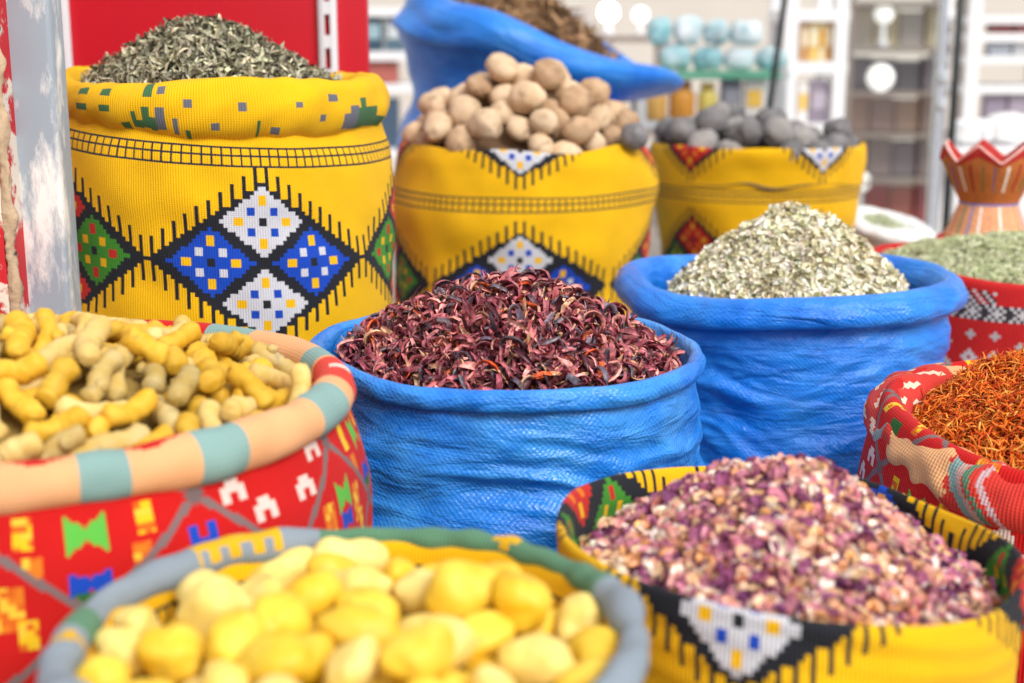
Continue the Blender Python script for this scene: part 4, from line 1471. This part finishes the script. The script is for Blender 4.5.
# painted clay incense burner
def burner():
    t = 2.60
    c = W(986, 238, t)
    zb = float(HJ.height(np.array(c[0]), np.array(c[1]))) - .009
    s = t / F_PX
    root = empty('incense_burner', (c[0], c[1], zb), 'clay incense burner with a zigzag crown and painted stripes on the green herb', 'incense burner')
    m = piece_mat('painted_clay', .7)
    nu = 196
    ph = np.arange(nu) / nu * 2 * PI
    tri = np.abs(np.mod(ph / (2 * PI) * 7 + 0.66, 1) * 2 - 1)       # 1 at tips
    def build(name, prof, crown, colf):
        p = np.array(prof, float)
        R, Z = p[:, 0] * s, p[:, 1] * s
        PH, RR = np.meshgrid(ph, R); _, ZZ = np.meshgrid(ph, Z)
        cr = np.array(crown)[:, None] * tri[None] * s
        P = np.stack([c[0] + RR * np.sin(PH), c[1] - RR * np.cos(PH), zb + ZZ + cr], -1)
        k = np.arange(len(p) - 1)
        KK, PM = np.meshgrid(k, ph + PI / nu, indexing='ij')
        return link(name, grid_mesh(name, P, colf(KK, PM)), m, root)
    CLAY, PALE = lin(186, 104, 48), lin(226, 158, 116)
    REDP, BLUEP = lin(186, 44, 40), lin(92, 108, 176)
    stripe = [lin(240, 224, 210), lin(160, 40, 34), lin(60, 110, 56), lin(70, 84, 150)]

    def base_col(K_, P_):
        o = np.empty(K_.shape + (3,)); o[:] = lin(212, 52, 44); return o

    def foot_col(K_, P_):
        o = np.empty(K_.shape + (3,)); o[:] = PALE
        u = np.mod(P_ / (2 * PI) * 22, 1); n = np.floor(P_ / (2 * PI) * 22).astype(int)
        for i, cc in enumerate((lin(244, 236, 230), PALE * .9, lin(96, 140, 100), lin(120, 130, 190))):
            o[(np.mod(n, 4) == i) & (u < .22) & (K_ > 1) & (K_ < 9)] = cc
        o[(K_ >= 9)] = BLUEP
        o[K_ == 0] = REDP
        return o

    def bowl_col(K_, P_):
        o = np.empty(K_.shape + (3,)); o[:] = CLAY
        u = np.mod(P_ / (2 * PI) * 24, 1); n = np.floor(P_ / (2 * PI) * 24).astype(int)
        for i in range(4):
            o[(np.mod(n, 4) == i) & (u < .2) & (K_ >= 3) & (K_ < 9)] = stripe[i]
        o[(K_ >= 10) & (K_ < 12)] = REDP
        o[(K_ >= 12) & (K_ < 14)] = lin(236, 190, 180)
        o[K_ >= 14] = lin(176, 40, 36)
        return o
    build('base', [(0, 0), (46, 0), (48, 2), (48, 5), (46, 7), (42, 7), (0, 7)], [0] * 7, base_col)
    build('foot', [(43, 6), (41, 9), (39.5, 12), (37.5, 16), (36, 20), (34.5, 24), (33, 28), (31, 33), (29.5, 37), (28.5, 40), (28.5, 43)], [0] * 11, foot_col)
    pr = [(28.5, 42), (29.5, 45), (31.5, 49), (34, 54), (36.5, 59), (39, 64), (41.5, 69), (43.5, 73), (45, 76), (46, 78), (46.6, 79.5), (48.5, 81), (49.5, 82), (49, 83.5), (46.5, 83.5), (42, 76), (34, 62), (20, 52), (0, 50)]
    cr = [0] * 8 + [2, 5, 9, 13, 17, 17.5, 17, 6, 0, 0, 0]
    build('bowl', pr, cr, bowl_col)
    return root


burner()

# white bag behind the zigzag red sack
Lb = Sack(*W(884, 226, 3.3)[:2], 0.112, 0.105, 0.560, tilt=(-0.020, -0.014), wob=((2, .05, .4),))
rL = empty('plastic_sack', (Lb.cx, Lb.cy, 0), 'small white bag of herb between the far yellow sack and the red sack', 'sack')
sack_skin('body', Lb, [(-.03, 0), (.0, .05), (.01, .2), (.005, .42), (-.005, .52), (-.02, .565), (-.04, .55), (-.05, .5)], .3, M_WHITEBAG, rL, None, ncell=80, sub=2, wr=wr_plastic(.006, 101), step=.006)
roll_skin('rolled_rim', Lb, .026, .020, 0.0, M_WHITEBAG, rL, lambda a, b: np.ones(a.shape + (3,)), dr0=-.012, nu=200, nv=24, amp=.005, seed=103)
HLb = Heap(Lb, .552, .02, fill=.78)
heap_obj('herb_heap', HLb, [strand(.016, .0014, .4, seg=4) for _ in range(4)], 1500, [(3, (196, 204, 168)), (2, (216, 222, 190))], M_NEEDLE, .7, 1.2, .4, .002, (100, 108, 74),
         'dry green herb in the small white bag', 'dried herb', layers=.005)

# ================================================================== SHOP BEHIND
floor = box('floor', np.array([-6, -1.5, -.05]), np.array([7, 10.2, 0]), M_FLOOR, None, 0)
tag(floor, 'plain concrete floor under the sacks', 'floor', None, 'structure')
wallb = box('wall_back', np.array([-6, 10, 0]), np.array([7, 10.2, 3.2]), M_WALL, None, 0)
tag(wallb, 'beige wall at the back of the shop', 'wall', None, 'structure')


def wz(y, t):
    return W(512, y, t)[2]


def wx(x, t):
    return (x - 512) / F_PX * t


def wy(t):
    return W(512, 80, t)[1]


MATS = {}


def cm(rgb, rough=.5):
    k = (rgb, rough)
    if k not in MATS:
        MATS[k] = plain('paint_%d_%d_%d' % rgb, rgb, rough, noise=.16, scale=28)
    return MATS[k]


def rack(name, label, t, x0, x1, boards, depth, mat, thick=.02, post=.03, top=1.55, posts=None, cat='rack', board_mats=None):
    """open shelving: four uprights and boards; boards = photo heights of the board tops"""
    X0, X1, Y = wx(x0, t), wx(x1, t), wy(t)
    root = empty(name, ((X0 + X1) / 2, Y + depth / 2, 0), label, cat)
    for xx in (X0, X1 - post):
        for yy in (Y, Y + depth - post):
            box('upright', np.array([xx, yy, 0]), np.array([xx + post, yy + post, top]), mat, root, .003)
    for i, b in enumerate(boards):
        z = wz(b, t)
        box('shelf_board', np.array([X0 - .005, Y + .002, z - thick]), np.array([X1 + .005, Y + depth - .002, z]), board_mats[i] if board_mats else mat, root, .003)
    return root


def good(name, kind, x0, x1, y0, y1, t, rgb, label, cat, group, back=.03, rough=.45, lid=None, mat=None):
    """one packet, jar or pouch standing on a board, from its photo box"""
    s = t / F_PX
    w = (x1 - x0) * s; h = (y1 - y0) * s
    d = min(max(w * .8, .05), .16)
    c = np.array([wx((x0 + x1) / 2, t + .05), wy(t) + back + d / 2, wz(y1, t)])
    m = mat or cm(rgb, rough)
    if kind == 'carton':
        me = box_me(name, (w, d, h), .006, 3)
        for v in me.vertices: v.co.z += h / 2
        me.materials.append(m)
        o = bpy.data.objects.new(name, me); COL.objects.link(o); o.location = c
        if lid:
            me2 = box_me('label', (w * .72, .004, h * .42), .001, 1)
            me2.materials.append(cm(lid, .5))
            q = bpy.data.objects.new('label', me2); COL.objects.link(q); q.parent = o; q.location = (0, -d / 2 - .001, h * .52)
    elif kind == 'jar':
        r = w / 2
        me = lathe_me(name, [(0, 0), (r * .86, 0), (r, h * .05), (r, h * .62), (r * .9, h * .72), (r * .62, h * .8), (r * .6, h * .84)], 28, m)
        o = bpy.data.objects.new(name, me); COL.objects.link(o); o.location = c
        l = bpy.data.objects.new('lid', lathe_me('lid', [(0, h * .82), (r * .7, h * .82), (r * .72, h * .84), (r * .72, h * .98), (r * .66, h), (0, h)], 28, cm(lid or (230, 230, 226), .4)))
        COL.objects.link(l); l.parent = o
    else:
        nr, nu = 14, 24
        th = np.linspace(-1, 1, nr); an = np.arange(nu) / nu * 2 * PI
        T, Aa = np.meshgrid(th, an, indexing='ij')
        pr = np.clip(1 - np.abs(T) ** 3.5, 0, 1) ** .5
        cw = np.sign(np.cos(Aa)) * np.abs(np.cos(Aa)) ** .6; cz = np.sign(np.sin(Aa)) * np.abs(np.sin(Aa)) ** .7
        P = np.stack([T * w / 2, cw * d / 2 * (.15 + .85 * pr), cz * h / 2 * (.2 + .8 * pr)], -1)
        P = P + fnoise(P, (14, 14, 14), abs(hash((x0, y0))) % 97 + 900)[..., None] * .004
        P[..., 2] -= P[..., 2].min()
        me = grid_mesh(name, P)
        me.materials.append(m)
        o = bpy.data.objects.new(name, me); COL.objects.link(o); o.location = c
    return tag(o, label, cat, group)


# green display stand with pouches and jars
M_GREEN = plain('green_shelf', (96, 170, 140), .4)
M_STAND = plain('pale_steel', (190, 192, 194), .4)
T2 = 4.3
rack('display_stand', 'display stand with a green top shelf holding pale blue pouches', T2, 640, 788, [72, 122], .34, M_STAND, thick=.022, post=.022, top=wz(66, T2), board_mats=[M_GREEN, M_STAND])
M_POUCH = [skin_mat('pouch_print_%s' % n, a, b, c, .8, 14, .3, .05, .3) for n, a, b, c in (('teal', (112, 178, 188), (214, 228, 232), (60, 130, 146)), ('pale', (206, 222, 228), (150, 198, 206), (180, 90, 96)), ('white', (232, 236, 240), (180, 208, 214), (90, 150, 166)))]
cols = [(196, 222, 224), (150, 196, 204), (224, 228, 232), (128, 190, 196), (206, 220, 226)]
rp = np.random.default_rng(9)
for j, (xa, n, yt, yb, names, row) in enumerate(((660, 4, 45, 71, ('pale', 'teal', 'white', 'second teal'), 'lower row on the green shelf'), (646, 4, 18, 46, ('teal', 'white', 'pale', 'second white'), 'upper row above the green shelf'))):
    x0 = xa
    for i in range(n):
        wd = rp.uniform(26, 34)
        nm = names[i]
        mt = M_POUCH[{'teal': 0, 'pale': 1, 'white': 2}[nm.split()[-1]]]
        good('plastic_pouch', 'pouch', x0, x0 + wd, yt + rp.uniform(-1, 4), yb, T2, cols[0], nm + ' printed pouch in the ' + row, 'pouch', 'pouches on the green shelf', back=.05, mat=mt)
        x0 += wd + .5
good('glass_jar', 'jar', 644, 668, 84, 121, T2, (206, 160, 84), 'amber jar with a white lid beside the blue lip', 'jar', 'jars under the green shelf', lid=(238, 232, 214))
good('glass_jar', 'jar', 670, 696, 82, 121, T2, (214, 148, 58), 'deep amber jar under the green shelf', 'jar', 'jars under the green shelf', lid=(170, 110, 60))
good('glass_jar', 'jar', 698, 718, 84, 121, T2, (226, 206, 104), 'pale yellow jar under the green shelf', 'jar', 'jars under the green shelf', lid=(220, 190, 90))
good('spice_carton', 'carton', 721, 741, 78, 121, T2, (112, 116, 128), 'slate grey carton under the green shelf', 'carton', 'cartons behind the sacks', lid=(150, 150, 160))
good('spice_carton', 'carton', 744, 764, 80, 121, T2, (228, 222, 216), 'off-white carton under the green shelf, beside the leaning pole', 'carton', 'cartons behind the sacks', lid=(236, 190, 80))

# white rack with yellow packets
T3 = 5.4
rack('shop_rack', 'white shop rack with yellow and brown packets above purple ones', T3, 783, 846, [10, 62, 124], .36, M_WHITE, thick=.045, post=.05, top=1.7)
good('spice_packet', 'carton', 798, 806, 16, 61, T3, (196, 146, 96), 'tan packet on the white rack', 'packet', 'packets on the white rack', lid=(236, 220, 190))
good('spice_packet', 'carton', 807, 814.5, 14, 61, T3, (236, 196, 110), 'yellow packet on the white rack', 'packet', 'packets on the white rack', lid=(250, 240, 210))
good('spice_packet', 'carton', 815.5, 822.5, 18, 61, T3, (232, 214, 170), 'cream packet on the white rack', 'packet', 'packets on the white rack', lid=(220, 170, 80))
good('spice_packet', 'carton', 823.5, 830, 15, 61, T3, (206, 150, 84), 'brown packet on the white rack', 'packet', 'packets on the white rack', lid=(240, 226, 200))
good('spice_packet', 'carton', 798, 808, 84, 123, T3, (232, 228, 226), 'white packet low on the white rack', 'packet', 'packets on the white rack', lid=(240, 190, 70))
good('spice_packet', 'carton', 809, 829, 82, 123, T3, (142, 130, 146), 'mauve packet low on the white rack', 'packet', 'packets on the white rack', lid=(180, 170, 184))

# shelves of goods seen through the glass
T4 = 6.4
M_TAN = plain('tan_board', (138, 122, 114), .7)
rack('goods_shelves', 'tan shelving with cartons and rolled cloth behind the glass pane', T4, 846, 966, [2, 48, 92, 135, 182, 236], .5, M_TAN, thick=.02, post=.03, top=1.75)
rows = [(8, 47, [(206, 192, 176), (214, 196, 160), (196, 184, 178), (220, 204, 168)], ('grey beige', 'straw', 'stone', 'light straw'), 'on the second shelf'),
        (58, 91, [(120, 108, 116), (132, 118, 134), (112, 104, 112), (142, 128, 138)], ('charcoal mauve', 'dusky mauve', 'dark mauve', 'light mauve'), 'on the third shelf'),
        (98, 134, [(190, 154, 138), (180, 148, 140), (196, 160, 138), (176, 144, 134)], ('peach', 'dusty pink', 'apricot', 'clay pink'), 'on the fourth shelf'),
        (142, 181, [(150, 132, 132), (164, 142, 140), (146, 130, 138), (158, 136, 132)], ('taupe', 'rosy taupe', 'grey mauve', 'brown taupe'), 'on the fifth shelf'),
        (190, 235, [(190, 100, 92), (178, 78, 80), (196, 110, 96), (170, 70, 78)], ('brick red', 'crimson', 'coral red', 'wine red'), 'on the lowest shelf')]
for (y0, y1, cs, names, where) in rows:
    for i in range(4):
        x0 = 854 + i * 26
        good('goods_carton', 'carton', x0, x0 + 24, y0 + (i * 7 % 5), y1, T4, cs[i], names[i] + ' carton ' + where + ' behind the glass', 'carton', 'cartons behind the glass', back=.19)

# right-hand white shelving
T5 = 5.2
rack('shop_rack', 'white shop shelving with red and purple packs at the far right', T5, 966, 1075, [16, 34, 56, 86, 150], .4, M_WHITE, thick=.03, post=.045, top=1.7)
for i in range(3):
    x0 = 986 + i * 23
    good('goods_carton', 'carton', x0, x0 + 21, 22, 33, T5, [(132, 62, 70), (146, 84, 88), (120, 60, 72)][i], ('plum red', 'faded red', 'maroon')[i] + ' flat pack on the right white shelving', 'carton', 'packs on the right shelving')
    good('goods_carton', 'carton', x0, x0 + 21, 41, 55, T5, [(170, 176, 186), (196, 198, 200), (160, 164, 172)][i], ('blue grey', 'silver grey', 'steel grey')[i] + ' flat pack on the right white shelving', 'carton', 'packs on the right shelving')
    good('goods_carton', 'carton', x0, x0 + 21, 96, 148, T5, [(148, 136, 154), (166, 154, 170), (134, 122, 140)][i], ('lavender grey', 'pale lilac', 'dark violet')[i] + ' carton low on the right white shelving', 'carton', 'packs on the right shelving')
# two white cloth bags on a stand
T6 = 3.9
rack('low_table', 'low white table behind the incense burner', T6, 962, 1075, [150], .16, M_WHITE, thick=.03, post=.03, top=wz(152, T6), cat='table')
good('cloth_bag', 'pouch', 958, 1004, 124, 149, T6, (226, 226, 226), 'white cloth bag lying left on the low table', 'bag', 'white cloth bags', back=.06, rough=.8)
good('cloth_bag', 'pouch', 1000, 1050, 118, 149, T6, (236, 234, 232), 'larger white cloth bag lying right on the low table', 'bag', 'white cloth bags', back=.10, rough=.8)

# dark goods left of the tall blue sack
T7 = 5.6
rack('shop_rack', 'white rack glimpsed between the red board and the tall blue sack', T7, 352, 420, [8, 52, 84, 150], .36, M_WHITE, thick=.035, post=.02, top=1.6)
good('goods_carton', 'carton', 366, 384, 14, 51, T7, (52, 78, 96), 'dark teal carton beside the red board', 'carton', 'cartons left of the blue sack', lid=(150, 180, 190))
good('goods_carton', 'carton', 386, 406, 12, 51, T7, (84, 110, 124), 'grey teal carton beside the tall blue sack', 'carton', 'cartons left of the blue sack', lid=(200, 206, 210))
good('goods_carton', 'carton', 366, 398, 60, 83, T7, (176, 100, 90), 'dull red pack beside the tall blue sack', 'carton', 'cartons left of the blue sack')
good('goods_carton', 'carton', 366, 398, 100, 149, T7, (70, 90, 112), 'dark blue carton low beside the tall blue sack', 'carton', 'cartons left of the blue sack')

# glass pane with clips, poles
gm, nt, gb = new_mat('clear_glass')
nt.nodes.remove(gb)
outn = [n for n in nt.nodes if n.type == 'OUTPUT_MATERIAL'][0]
tr = N(nt, 'ShaderNodeBsdfTransparent'); tr.inputs['Color'].default_value = (.95, .97, .96, 1)
gl = N(nt, 'ShaderNodeBsdfGlossy'); gl.inputs['Roughness'].default_value = .03
fr = N(nt, 'ShaderNodeFresnel'); fr.inputs['IOR'].default_value = 1.5
mxs = N(nt, 'ShaderNodeMixShader')
nt.links.new(fr.outputs[0], mxs.inputs[0]); nt.links.new(tr.outputs[0], mxs.inputs[1]); nt.links.new(gl.outputs[0], mxs.inputs[2])
nt.links.new(mxs.outputs[0], outn.inputs['Surface'])
TG = 3.75
gr = empty('glass_screen', (wx(895, TG), wy(TG), 0), 'clear glass screen standing before the tan shelving', 'glass screen')
box('glass_sheet', np.array([wx(846, TG), wy(TG), 0.02]), np.array([wx(940, TG), wy(TG) + .006, 1.6]), gm, gr, 0)
M_EDGE = plain('polished_edge', (176, 180, 190), .25)
box('edge_strip', np.array([wx(938, TG), wy(TG) - .003, 0]), np.array([wx(944, TG), wy(TG) + .009, 1.6]), M_EDGE, gr, .001)
M_CHROME = plain('chrome', (235, 238, 242), .15, 1.0, noise=.02)
for y in (76, 103):
    z = wz(y, TG)
    box('clip', np.array([wx(937, TG), wy(TG) - .012, z - .016]), np.array([wx(947, TG), wy(TG) + .016, z + .016]), M_CHROME, gr, .006)
TP = 3.6
o = tube_obj('pole', [W(955.5, 75, TP) * [1, 1, 0], W(955.5, 75, TP) * [1, 1, 0] + [0, 0, 1.6]], .0095, M_DARK)
tag(o, 'thin black upright pole beside the glass pane', 'pole')
TP = 4.05
o = tube_obj('pole', [np.array([wx(742, TP), wy(TP), 0]), np.array([wx(797, TP), wy(TP), 1.55])], .0095, M_DARK)
tag(o, 'thin black leaning pole behind the black limes', 'pole')


# globe lamps, plus glowing globes added in place of glass reflections
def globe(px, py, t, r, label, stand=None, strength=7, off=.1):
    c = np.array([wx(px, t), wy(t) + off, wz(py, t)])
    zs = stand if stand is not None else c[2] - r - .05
    root = empty('glowing_globe', (c[0], c[1], zs), label, 'lamp', 'small globe lamps')
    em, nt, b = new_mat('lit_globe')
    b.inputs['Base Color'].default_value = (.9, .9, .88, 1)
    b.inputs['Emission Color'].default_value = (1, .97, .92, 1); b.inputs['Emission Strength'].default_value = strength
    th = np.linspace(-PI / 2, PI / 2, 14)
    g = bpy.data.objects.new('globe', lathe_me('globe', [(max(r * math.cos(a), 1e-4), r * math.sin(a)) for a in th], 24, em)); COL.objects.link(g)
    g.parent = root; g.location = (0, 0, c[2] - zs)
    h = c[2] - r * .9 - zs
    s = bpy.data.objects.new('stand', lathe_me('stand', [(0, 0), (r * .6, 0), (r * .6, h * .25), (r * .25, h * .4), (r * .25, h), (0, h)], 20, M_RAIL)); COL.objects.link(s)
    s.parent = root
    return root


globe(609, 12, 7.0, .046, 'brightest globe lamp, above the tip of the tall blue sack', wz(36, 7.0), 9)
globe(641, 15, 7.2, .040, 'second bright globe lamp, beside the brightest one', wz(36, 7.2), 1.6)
rack('wall_shelf', 'low shelf carrying globe lamps behind the tall blue sack', 6.95, 480, 668, [36, 130], .4, M_TAN, thick=.03, post=.03, top=wz(37, 6.95), cat='shelf')
good('goods_carton', 'carton', 505, 545, 2, 35, 6.95, (214, 184, 172), 'pinkish carton on the low shelf above the blue sack', 'carton', 'cartons behind the blue sack')
good('goods_carton', 'carton', 550, 588, 8, 35, 6.95, (196, 188, 184), 'grey carton on the low shelf above the blue sack', 'carton', 'cartons behind the blue sack')
globe(885, 78, T4 - .02, .062, 'white glowing globe added for a glass reflection, mid-height in front of the mauve cartons', wz(92, T4 + .05), 1.0, .085)  # this globe and the next two stand in for bright reflections
globe(885, 14, T4 - .02, .045, 'white glowing globe added for a glass reflection, high in front of the beige cartons', wz(48, T4 + .05), .8, .085)
globe(871, 186, T4 - .02, .045, 'white glowing globe added for a glass reflection, low in front of the red cartons', wz(236, T4 + .05), .9, .085)

# ================================================================== LIGHT
w = bpy.data.worlds.new('World'); SC.world = w
w.use_nodes = True
bg = w.node_tree.nodes['Background']
bg.inputs['Color'].default_value = (0.95, 0.97, 1.0, 1)
bg.inputs['Strength'].default_value = 0.85
sd = bpy.data.lights.new('sun', 'SUN'); sd.energy = 3.6; sd.angle = math.radians(30); sd.color = (1, .97, .92)
so = bpy.data.objects.new('sun', sd); COL.objects.link(so)
so.location = (2, -2, 4)
so.rotation_euler = Vector((-0.55, 0.80, -0.85)).to_track_quat('-Z', 'Y').to_euler()

# ================================================================== NAMING THE PIECES ONE CAN SEE
bpy.context.view_layer.update()
_deps = bpy.context.evaluated_depsgraph_get()
for f_, vis_ in LATER:
    f_(_deps, vis_)
